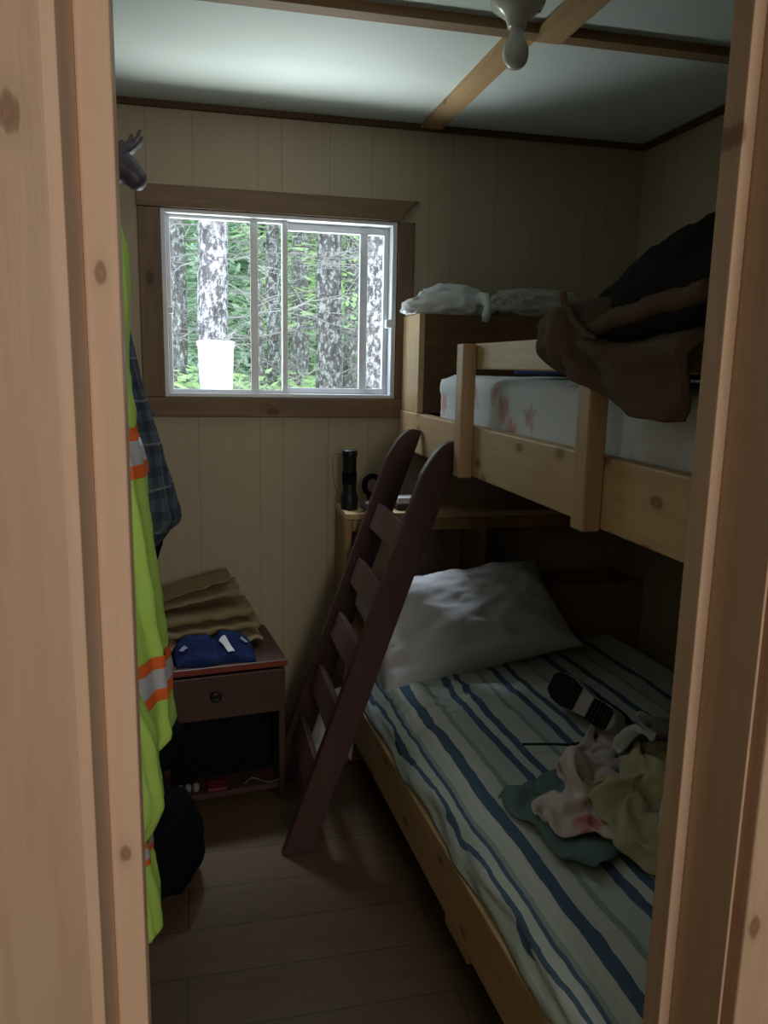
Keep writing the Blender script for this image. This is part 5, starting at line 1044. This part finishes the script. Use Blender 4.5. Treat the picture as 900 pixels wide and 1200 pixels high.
DRAPE['yellow'] = (26, 24, (
863,1210,443,-5,9,1,-13,4,-1,-13,3,1,-4,13,0,-3,26,0,-8,14,6,-8,6,2,-10,6,8,-3,13,3,5,18,5,5,15,10,0,12,6,-3,13,-4,-5,12,1,2,16,3,3,16,10,-5,12,11,1,8,-11,4,4,-11,
8,7,-5,-14,0,4,-4,11,1,1,9,-2,6,10,-7,72,-250,-30,-5,10,7,-6,8,2,-7,5,-5,-3,13,-1,-7,18,16,-11,12,9,-7,8,2,-3,14,6,2,17,2,10,16,-3,5,18,0,-3,12,5,-5,10,3,-1,10,2,
0,7,12,-3,16,4,-9,14,3,-7,12,2,4,-7,-8,5,-5,-5,-4,14,0,-7,13,0,-2,10,2,5,14,-4,78,-238,-44,-9,4,11,-5,8,2,-5,5,-4,-7,9,3,-4,24,4,-10,7,12,-6,9,3,1,19,2,1,16,10,
0,17,2,3,16,0,8,5,-8,-6,9,2,-1,6,6,-2,10,6,-6,15,-4,-6,12,2,-4,10,3,-7,12,1,3,-5,-7,7,-5,-9,-8,13,1,-3,14,8,2,17,13,82,-231,-51,-11,3,10,-6,5,4,-10,1,1,-7,8,3,
-6,21,5,-5,14,-8,-5,12,5,3,19,8,-5,17,2,3,12,10,0,12,8,1,8,-4,8,2,-8,-3,9,1,-4,12,3,-5,11,7,-3,8,10,-9,-6,3,-5,11,3,7,12,-7,6,-4,-8,-4,13,-4,-3,17,3,-19,-5,1,
99,-202,-44,-12,8,2,-8,9,4,-12,2,-1,-10,3,2,-5,13,5,-2,13,8,-2,16,-5,0,20,5,-7,14,5,-1,12,7,7,5,12,-2,6,4,-2,8,-4,9,5,-7,-8,9,12,-3,11,12,-13,-8,4,-4,3,6,1,11,2,
2,11,1,8,6,-11,-7,13,-3,-13,-1,-12,-8,4,-9,90,-202,-14,-7,11,1,-2,14,0,-7,10,-4,-10,9,-3,-1,11,-5,-2,10,4,-5,14,3,-10,12,11,-4,14,6,4,13,-3,4,12,7,-3,6,6,-6,4,4,11,3,-7,
-4,13,12,-15,-5,10,-4,2,9,0,7,2,2,11,-3,2,11,-1,5,11,-7,-6,12,-9,-17,1,-3,-12,1,-6,102,-202,-34,-5,7,6,-10,9,-4,-5,12,0,-5,15,3,-9,9,12,-6,6,2,-6,15,-3,-6,17,0,0,9,14,
7,12,2,-5,9,9,-9,1,-4,3,9,4,-4,10,-3,6,9,13,-10,-3,11,5,9,2,3,6,-9,1,10,-12,-2,10,-5,5,10,-3,-7,8,-6,-15,8,2,-16,0,11,98,-204,-47,-1,5,7,-11,4,-6,-6,17,2,-4,12,9,
-9,11,14,-7,7,5,-5,18,-4,-2,12,-11,0,10,15,-2,10,14,-6,11,9,-8,5,-4,6,6,-11,-6,7,12,7,1,12,1,11,6,5,7,-10,5,12,-12,-2,10,-13,-7,7,-5,-3,7,-2,1,8,6,-10,6,3,-17,5,4,
88,-209,-46,0,-6,12,-3,15,-7,-10,22,4,-4,16,3,-7,10,14,-7,6,13,-5,12,-12,-2,18,-8,1,12,5,-8,10,9,-9,8,11,3,6,10,3,14,-4,-6,5,9,9,-1,9,2,10,7,-6,12,-7,9,10,-15,3,8,-16,
-8,6,2,-3,4,-7,-1,9,0,-2,7,9,-15,5,3,82,-217,-38,-5,-2,12,-8,18,-4,-4,21,-9,-3,16,7,-5,7,15,-9,10,3,-5,12,-12,-2,14,10,3,13,1,-5,10,8,-7,10,7,1,9,7,-2,1,13,1,9,-3,
8,10,3,4,11,9,-5,-4,-13,4,8,-13,5,18,-2,-1,9,-3,-4,4,-6,-4,8,-5,-10,5,-6,-15,4,2,81,-218,-11,-12,6,9,-9,17,-8,3,13,-13,-2,16,7,-6,12,10,-7,10,-5,-1,15,4,-4,9,10,-5,10,11,
-8,4,10,2,9,4,2,11,6,-5,9,8,-3,4,6,17,11,2,13,9,-15,-6,11,0,-12,3,-1,-1,13,-2,-2,16,0,-7,5,-1,-4,5,-8,-5,8,-9,2,7,-13,61,-220,-13,-8,4,13,-4,11,-8,4,7,-11,-3,18,-3,
-9,12,4,-2,14,7,-3,12,10,-9,1,12,-5,6,9,0,4,8,3,9,5,-3,12,8,-7,9,8,-1,12,7,24,10,-10,2,25,0,-9,2,10,-11,7,-5,-6,9,-5,-2,16,-1,2,13,0,-2,9,-2,-7,9,-9,-5,10,-11,
52,-238,-46,9,5,11,2,9,4,-3,10,-3,-1,16,-12,-7,17,1,-2,4,16,-9,8,14,-5,10,10,0,11,3,3,0,10,-5,-1,12,-6,10,6,-4,13,7,4,20,7,17,14,-9,-5,20,1,-8,15,-2,1,9,10,-7,7,0,
1,13,-4,4,12,-4,2,13,-3,3,2,-14,-5,6,-17,35,-236,-46,-5,15,-1,10,4,6,0,7,7,-7,12,-6,-5,19,-5,-2,9,12,-4,4,14,-2,12,11,-1,10,10,-6,3,13,1,-8,12,-3,8,6,0,18,10,6,19,-7,
-6,11,6,-4,18,0,6,21,-14,-2,18,-6,4,9,6,5,7,6,-3,8,6,-2,9,-9,1,11,-11,-7,10,-10,41,-243,-48,-1,11,-12,-3,13,4,4,3,8,-6,7,0,-5,17,-2,-4,14,-1,-3,9,9,-4,13,11,-3,7,13,
2,-2,18,3,0,11,4,8,8,-2,19,7,-1,15,10,-8,8,1,-4,20,-5,1,28,-10,3,18,-12,-5,12,1,7,3,8,2,-1,13,-8,11,-7,0,11,-11,2,8,-14,41,-235,-44,6,1,-15,-3,13,1,0,11,0,-4,9,0,
-6,14,0,-4,12,5,-5,11,7,-1,10,11,-3,-2,17,-4,12,10,8,10,8,9,2,8,-3,12,12,-15,14,-3,-4,14,0,3,24,-1,-4,27,-8,-3,18,-3,-6,10,-4,8,-3,8,4,-6,21,-12,14,-2,1,11,-10,7,4,-18,
38,-248,-46,10,13,-8,-6,10,9,3,13,2,-1,16,0,-2,14,-9,-8,1,10,-3,12,1,0,12,6,-4,-1,18,1,13,12,13,16,-4,-3,10,5,-8,8,15,-16,13,-4,-7,14,-10,-11,22,-2,-12,23,1,7,9,-6,9,7,0,
7,1,14,4,-5,23,-6,14,-1,2,11,-8,-9,11,-10,44,-264,-64,8,11,13,4,17,5,4,17,0,-1,19,-4,-5,15,0,-9,8,-4,3,-1,13,2,12,1,-2,5,15,1,10,12,9,16,0,-4,16,-1,-16,11,2,-12,13,-1,
-6,13,-1,-12,16,11,-6,15,-13,1,7,9,11,6,-1,4,0,18,3,9,9,-10,4,-9,-6,9,-10,5,13,-2,50,-259,-62,6,16,6,3,18,4,2,23,-3,0,22,-2,-7,6,-5,-3,8,7,2,-3,11,3,8,10,-1,12,8,
-3,7,12,0,8,11,-5,21,0,-13,19,0,-7,17,1,-13,4,4,-8,18,-2,-5,12,-8,8,-5,13,10,8,10,8,10,9,1,10,-6,-12,2,-9,-13,-3,-11,5,14,-6,47,-227,-70,-5,14,3,0,15,3,13,21,-4,6,15,4,
-3,3,8,-2,4,8,-6,6,6,-4,9,8,1,12,9,3,3,17,7,0,17,-7,19,7,-12,21,-6,-19,8,5,-3,15,0,-2,15,-4,3,9,-7,11,3,15,10,4,12,6,10,-5,0,7,-12,-9,-7,-5,-15,-6,-6,-12,8,-12,
50,-193,-41,6,11,-7,3,2,-12,9,16,-3,-2,15,4,-2,11,15,0,7,9,-10,7,1,-4,10,7,4,7,16,4,-3,22,6,11,13,-4,16,5,-10,16,4,-7,13,-5,-3,13,5,1,13,-1,5,5,-7,11,5,10,4,11,-5,
-1,5,-10,-4,2,-9,-6,5,-6,-9,-10,-8,-16,-5,-11,41,-182,-23,4,2,-16,-1,11,5,2,14,0,8,5,-9,1,15,17,-5,3,19,-6,7,3,-9,6,7,5,8,14,8,10,17,5,18,6,3,15,11,2,13,3,-3,11,-1,
-4,13,-1,4,13,-3,7,8,-6,0,7,-8,0,8,-9,-4,2,-9,-9,-1,-2,-5,2,-8,-2,13,-11,-11,4,-13,15,-218,-11,5,16,-1,5,9,-4,0,7,-8,0,0,13,16,15,15,-7,2,21,-7,9,3,-5,11,4,6,11,-1,
4,10,16,7,16,14,12,19,4,6,13,-2,-4,6,-6,-6,13,1,-2,10,-14,2,10,-12,-2,8,-5,2,9,-5,1,7,-2,-10,0,-1,-3,2,-10,1,13,-18,0,22,-4,-11,-241,-3,3,14,-4,6,10,-1,4,10,2,8,10,17,
9,-8,30,5,15,-1,-10,9,-2,-4,6,9,5,11,8,10,17,7,9,16,11,13,17,-6,7,13,-5,-7,5,-9,-11,10,-5,-1,13,-7,6,17,-4,-1,7,-13,-5,5,-5,-8,3,-4,-5,5,-5,-1,9,-7,0,16,-8,6,27,3,
-27,-259,4,-2,14,4,5,10,4,9,8,-1,14,11,12,10,-6,29,6,15,1,3,8,-5,2,13,-6,1,11,8,1,5,19,6,21,-6,7,15,-11,9,15,-6,7,12,-7,-4,12,1,-8,10,-1,4,18,-5,1,20,-8,-7,8,-5,
-12,1,-7,0,4,-11,-3,9,-6,-7,10,-8,-5,22,-6,-27,-265,32,3,10,-4,7,12,3,5,6,11,16,11,8,6,-3,26,12,19,7,16,13,-2,3,11,-4,-5,0,-16,-18,11,6,-8,19,0,9,12,-10,7,18,-7,15,10,-14,
5,12,-2,0,12,7,2,16,-4,6,23,-6,1,15,-3,-7,8,-1,-10,10,-5,-12,9,-3,-10,9,-4,1,13,-13,-30,-276,32,2,11,1,8,11,-1,9,11,11,8,-3,24,9,19,2,20,5,13,21,15,-2,0,7,-7,-9,12,-10,
-18,9,-7,-19,11,-5,-6,14,-3,7,11,-10,10,17,-9,11,12,-4,7,11,3,4,14,-5,5,21,-10,4,19,-9,2,11,1,-15,15,1,-20,-4,-3,-1,14,-2,6,14,2,
))
DRAPE['white'] = (22, 15, (
982,1465,611,-8,-6,0,-4,-1,-17,-10,5,0,3,13,9,9,35,-14,-10,18,-25,-17,-3,-17,-6,2,-9,-15,-5,-1,8,2,-10,14,18,-2,-4,25,-10,5,9,-7,4,1,-7,12,0,-10,4,-112,123,5,10,0,10,-11,-9,4,4,-8,
-9,8,-5,-27,39,4,3,25,-25,-16,3,-20,3,-3,-9,-1,-4,-9,-14,9,2,6,14,-6,6,-1,-19,4,3,-10,3,9,-6,7,11,2,8,-99,123,2,4,-8,17,-15,-7,11,9,-5,-12,18,-7,-15,27,19,-11,19,-28,-20,-1,-25,
-4,5,-13,6,5,-2,-7,3,-3,6,13,-9,-2,-6,-19,3,7,-8,2,17,-5,1,-7,-5,18,-66,132,8,-11,-9,13,-17,-5,7,7,-11,2,16,-9,-15,17,14,-11,24,-17,-18,3,-22,-14,2,-17,9,10,3,9,0,-12,4,16,-9,
-12,2,-16,4,3,-10,17,9,-8,2,-5,-9,5,-66,148,4,1,-11,9,-19,-16,14,-4,-9,3,9,-12,-18,16,12,-9,17,-14,-12,17,-8,-7,3,-14,10,12,-6,4,10,-15,3,6,-12,-6,7,-18,4,0,-8,4,-19,7,5,-7,-12,
-2,-63,140,9,5,-15,9,7,-12,7,-10,-9,3,7,-13,-18,6,-5,0,22,-2,-12,9,-12,6,16,-5,15,9,-14,3,7,-14,2,2,-14,-16,-10,-2,-1,5,-9,12,-8,-9,6,-15,8,-8,-61,115,8,10,-12,12,11,-3,2,-7,-17,
1,11,-6,-4,10,-8,-11,9,-10,-11,18,4,4,11,-9,0,-6,-23,11,3,-14,10,-3,-22,-5,14,2,-6,11,2,15,-7,-14,8,-25,-9,-13,-46,133,14,-2,-12,11,3,-16,-7,9,-9,-1,1,-12,-2,12,-3,-8,12,6,-13,17,1,
1,-7,-22,0,12,-6,8,-8,-14,14,2,-24,2,13,2,-3,8,0,17,-8,-15,-5,5,-28,-5,-65,148,14,10,-17,19,4,-19,-11,-8,-12,-9,2,-5,-3,19,4,-6,9,-8,-10,3,-3,-2,11,-9,5,-2,-12,2,12,-6,13,-15,-11,
1,5,-8,1,16,-3,-6,9,-20,7,-3,-24,17,-68,140,13,14,-14,19,-10,-16,-10,7,-8,-17,3,-4,-12,10,-15,-2,17,2,-5,1,-6,-9,-7,-4,3,12,5,-4,7,1,2,6,-15,5,1,-13,19,5,-13,-13,10,-14,-16,4,-18,
48,-69,131,13,1,-20,6,1,-22,2,-11,-2,-7,4,-15,-16,24,0,-22,12,-10,5,7,6,-14,-1,-9,-6,2,5,5,6,5,3,21,0,8,13,-16,10,-4,-21,1,-10,-12,-1,11,-20,37,-77,117,-7,15,-14,18,-9,-16,1,-10,-10,
-4,3,-14,-29,9,2,-22,29,-11,7,9,8,-14,0,-7,-5,0,5,3,13,4,16,25,4,4,19,-11,2,-7,-18,0,-5,-10,15,3,-18,28,-93,92,-13,26,-4,-5,-15,-8,0,-3,-8,13,1,-15,-14,-4,-14,-23,30,7,-3,19,-13,
-7,3,2,-11,1,2,16,9,12,16,38,7,1,10,-11,-16,-5,-18,1,-4,-10,5,1,-26,45,-100,86,-10,23,-5,-12,-2,5,-11,0,-6,2,-21,-7,-1,10,-12,0,20,-18,-8,25,5,-5,4,-6,-5,1,8,6,23,5,26,26,9,
-6,9,-9,-19,-20,-15,4,-3,-9,-1,16,-27,32,-100,66,3,24,-11,-12,-11,3,3,11,9,-12,-12,-7,-10,5,4,9,10,-18,-10,23,-15,-5,16,3,-4,3,8,19,9,8,15,26,3,-7,6,-8,-13,-5,-7,-8,-3,-9,10,-3,-24,
31,-85,47,-20,8,-16,-2,11,3,9,15,9,-5,-1,12,0,-2,14,-14,7,-17,2,12,-22,-5,20,2,2,1,6,13,1,1,8,27,3,0,1,-7,-4,-12,-5,-4,-6,-9,3,1,-24,-1,-83,33,20,16,-8,7,7,8,13,14,7,
1,-8,11,-3,11,3,-22,11,1,-13,10,-8,-6,0,-18,-2,8,2,-3,11,10,18,7,-4,1,6,-4,-11,4,-4,6,-10,-7,3,-6,-24,12,-59,19,18,24,0,16,1,-3,3,-18,-9,1,2,17,-1,11,9,-8,9,7,-18,8,-12,
-11,13,0,-14,4,5,3,4,9,0,7,-14,0,5,-1,-2,11,7,1,-5,-15,7,-17,-20,13,-34,6,31,7,-9,7,-10,-4,-3,-13,-7,5,3,9,-1,1,25,-10,13,3,-9,12,20,-16,9,-1,-11,14,-9,1,6,12,-5,2,-15,
-4,7,-3,3,4,4,-6,8,-9,10,-18,-15,28,-31,-15,15,-19,-8,18,-3,1,5,-8,-1,-2,-6,7,-13,17,11,4,6,19,-12,10,8,-14,11,12,-18,21,-2,-13,9,-2,11,-4,-9,-5,7,-5,12,15,5,-11,5,-4,6,-12,-15,
31,-47,-19,8,-12,-13,15,-2,-1,6,2,3,4,-8,10,-1,1,13,-1,16,14,-14,1,5,-28,16,4,-9,23,8,-7,-1,13,8,13,-9,16,11,-18,-3,10,-5,-12,4,-5,7,-3,-12,17,-65,-8,-1,-17,2,10,4,-5,4,6,2,
16,-1,2,7,1,13,-6,19,10,-13,-3,11,-26,16,-4,-2,4,15,6,17,3,-3,14,2,19,23,-24,-5,7,-6,-4,2,-12,-6,-2,-4,28,-84,-6,-19,-8,3,0,-11,10,6,2,2,8,9,-7,14,21,6,-21,19,9,-13,-4,3,
5,6,8,-11,0,0,21,18,10,-2,25,-1,1,19,-18,-5,17,-3,-7,1,-5,3,-11,-5,
))
def draped(key, name, label, mat, cat='clothing', off=(0, 0, 0), rz=0.0, sc_=1.0):
    n, m_, d_ = DRAPE[key]
    a = list(d_)
    for i in range(3, len(a)): a[i] = a[i] + a[i-3]
    P = [V((a[i]/1000, a[i+1]/1000, a[i+2]/1000)) for i in range(0, len(a), 3)]
    c = sum(P, V())/len(P); c.z = .436
    R = Matrix.Rotation(rz, 3, 'Z')
    P = [c + R @ ((p-c)*sc_) + V(off) for p in P]
    q = M(); vs = [q.bm.verts.new(p) for p in P]
    for i in range(n):
        for j in range(m_):
            k0 = i*(m_+1)+j; q.bm.faces.new((vs[k0], vs[k0+m_+1], vs[k0+m_+2], vs[k0+1]))
    o = q.build(name, mat, smooth=True, label=label, cat=cat, sub=1)
    sm = o.modifiers.new('solid', 'SOLIDIFY'); sm.thickness = .003; sm.offset = 0
    return o
draped('teal', 'printed_scarf', 'teal and purple printed cloth at the left edge of the clothes pile', TEAL)
draped('floral', 'floral_blouse', 'cream blouse with red flowers on top of the clothes pile', FLW, off=(-.01, -.05, 0))
draped('yellow', 'yellow_cloth', 'pale yellow cloth crumpled in the middle of the clothes pile', YEL)
draped('white', 'white_cloth', 'white cloth twisted over the right side of the clothes pile', WHT)
sk = thing('white_sock', 'white sock hanging down the near side of the clothes pile', 'sock', (.93, 1.33, .45))
M().tube([(1.03, 1.42, .575), (.985, 1.375, .55), (.945, 1.335, .515), (.915, 1.30, .48), (.905, 1.285, .462)], [.026, .025, .024, .024, .014], 14).build('knit', WHT, sk, smooth=True, sub=1)
M().tube([(1.032, 1.422, .576), (1.045, 1.434, .582)], [.0285, .028], 14).build('cuff', WHT, sk, smooth=True)

# shoe lying on its side
SH = thing('shoe', 'shoe lying on its side on the striped sheet, ridged sole outward', 'shoe', (1.03, 1.93, .44))
toe = V((1.000, 2.03, .500)); heel = V((1.045, 1.745, .492))
sa = (heel-toe).normalized(); scn = V((-.80, -.30, .42)); scn = (scn - sa*scn.dot(sa)).normalized(); sb = scn.cross(sa).normalized()
if sb.z < 0: sb = -sb
Ls = (heel-toe).length
def hw(a):  # sole half width
    return interp([(0, .012), (.05, .030), (.15, .044), (.30, .047), (.48, .037), (.62, .031), (.78, .035), (.92, .033), (.98, .02), (1, .008)], a)
t = NT('ridged_sole', .55, .3)
s_ = t.sep(); SOLE_W = plain('pale_sole_rubber', (.46, .42, .38), .6); SOLE_B = plain('black_sole_rubber', (.015, .014, .014), .5)
q = M(); r0 = []
AA = [i/40 for i in range(41)]
for a in AA:
    h = hw(a); o = toe + sa*(a*Ls)
    r0.append([o + sb*h, o + sb*h*.98 + scn*.010, o - sb*h*.98 + scn*.010, o - sb*h])
q.rings(r0).build('sole', SOLE_W, SH)
for nm_, AL in (('forefoot_ridges', [.04+.045*i for i in range(10)]), ('heel_ridges', [.68+.05*i for i in range(6)])):
    q = M()
    h0 = [hw(a)*.94 for a in AL]
    # one thin ribbed pad: backing strip plus ribs joined to it
    P = []
    for a in AL:
        w_ = .011
        for da, up_ in ((-w_*1.6, .0008), (-w_, .0008), (-w_, .006), (w_, .006), (w_, .0008), (w_*1.6, .0008)):
            P.append((a+da, up_))
    q.rings([[toe + sa*(a*Ls) + scn*(.0102+up_) + sb*hw(a)*.94*sg for a, up_ in P] + [toe + sa*(a*Ls) + scn*.0101 + sb*hw(a)*.94*sg for a, up_ in reversed(P)] for sg in (1, -1)])
    q.build(nm_, SOLE_B, SH)
q = M(); r0 = []
for a in [.03+.94*i/24 for i in range(25)]:
    h = hw(a)*.97; o = toe + sa*(a*Ls) - scn*.001
    d_ = interp([(0, .018), (.2, .045), (.45, .062), (.6, .075), (.85, .080), (1, .070)], a)
    r0.append([o + sb*h*math.cos(th) - scn*d_*math.sin(th) for th in [PI*k_/12 for k_ in range(13)]])
q.rings(r0).build('upper', plain('pale_canvas_upper', (.34, .32, .32), .8), SH, smooth=True)
q = M(); r0 = []
for a in [.50+.49*i/12 for i in range(13)]:
    h = hw(a)*1.02; o = toe + sa*(a*Ls) - scn*.004
    d_ = interp([(.5, .066), (.6, .078), (.85, .084), (1, .074)], a)
    r0.append([o + sb*(h+.002)*math.cos(th) - scn*d_*math.sin(th) for th in [PI*(.12+.76*k_/12) for k_ in range(13)]])
q.rings(r0, cap=False, closed=False).build('collar', BLACKM, SH, smooth=True, solid=.004)
cpts = [pZ(612, 872, .445), pZ(630, 872, .447), pZ(650, 872, .446), pZ(668, 873, .448), pZ(690, 868, .450), pZ(700, 862, .450)]
M().tube(cpts, .0035, 7).build('cord', plain('dark_green_cord', (.02, .035, .03), .8), smooth=True, label='thin dark cord lying on the striped sheet beside the shoe', cat='cord')

# ------------------------------------------------------------------ light
wd = bpy.data.worlds.new('sky'); sc.world = wd; wd.use_nodes = True
b_ = wd.node_tree.nodes['Background']; b_.inputs[0].default_value = (.84, .94, 1.0, 1); b_.inputs[1].default_value = 3.0
def area(name, loc, target, sx, sy, energy, col, portal=False):
    l = bpy.data.lights.new(name, 'AREA'); l.shape = 'RECTANGLE'; l.size = sx; l.size_y = sy; l.energy = energy; l.color = col
    o = bpy.data.objects.new(name, l); COL.objects.link(o); o.location = loc
    o.rotation_euler = (V(target)-V(loc)).to_track_quat('-Z', 'Y').to_euler()
    if portal: l.cycles.is_portal = True
    return o
area('window_portal', (.295, BK+.13, 1.59), (.295, 0, 1.59), .84, .64, 1, (1, 1, 1), True)
area('outer_room_window_light', (.60, -1.95, 1.75), (.25, .8, 1.1), .9, 1.1, 32, (1.0, .89, .78))
area('added_sky_fill', (.10, 3.55, 3.15), (.66, 2.42, .55), .35, .3, 46, (.80, .89, 1.0))  # extra lamp added outside above the window to brighten pillow and bed
area('added_bounce_fill', (.2, 4.0, .25), (.35, 2.4, 2.0), 2.0, 1.0, 135, (.90, .98, .96))  # extra lamp added below the window, stands in for light off the ground
area('added_ceiling_fill', (.3, 3.42, .2), (.3, 2.75, 2.2), 1.6, .35, 9, (.90, 1.0, .94))  # second added lamp close to the wall, lightens the ceiling by the window
area('room_fill_light', (-.22, .93, 1.5), (.8, 2.5, .75), .25, .5, .45, (1.0, .93, .84))
sc.view_settings.view_transform = 'Standard'
sc.view_settings.look = 'None'
sc.view_settings.exposure = 0
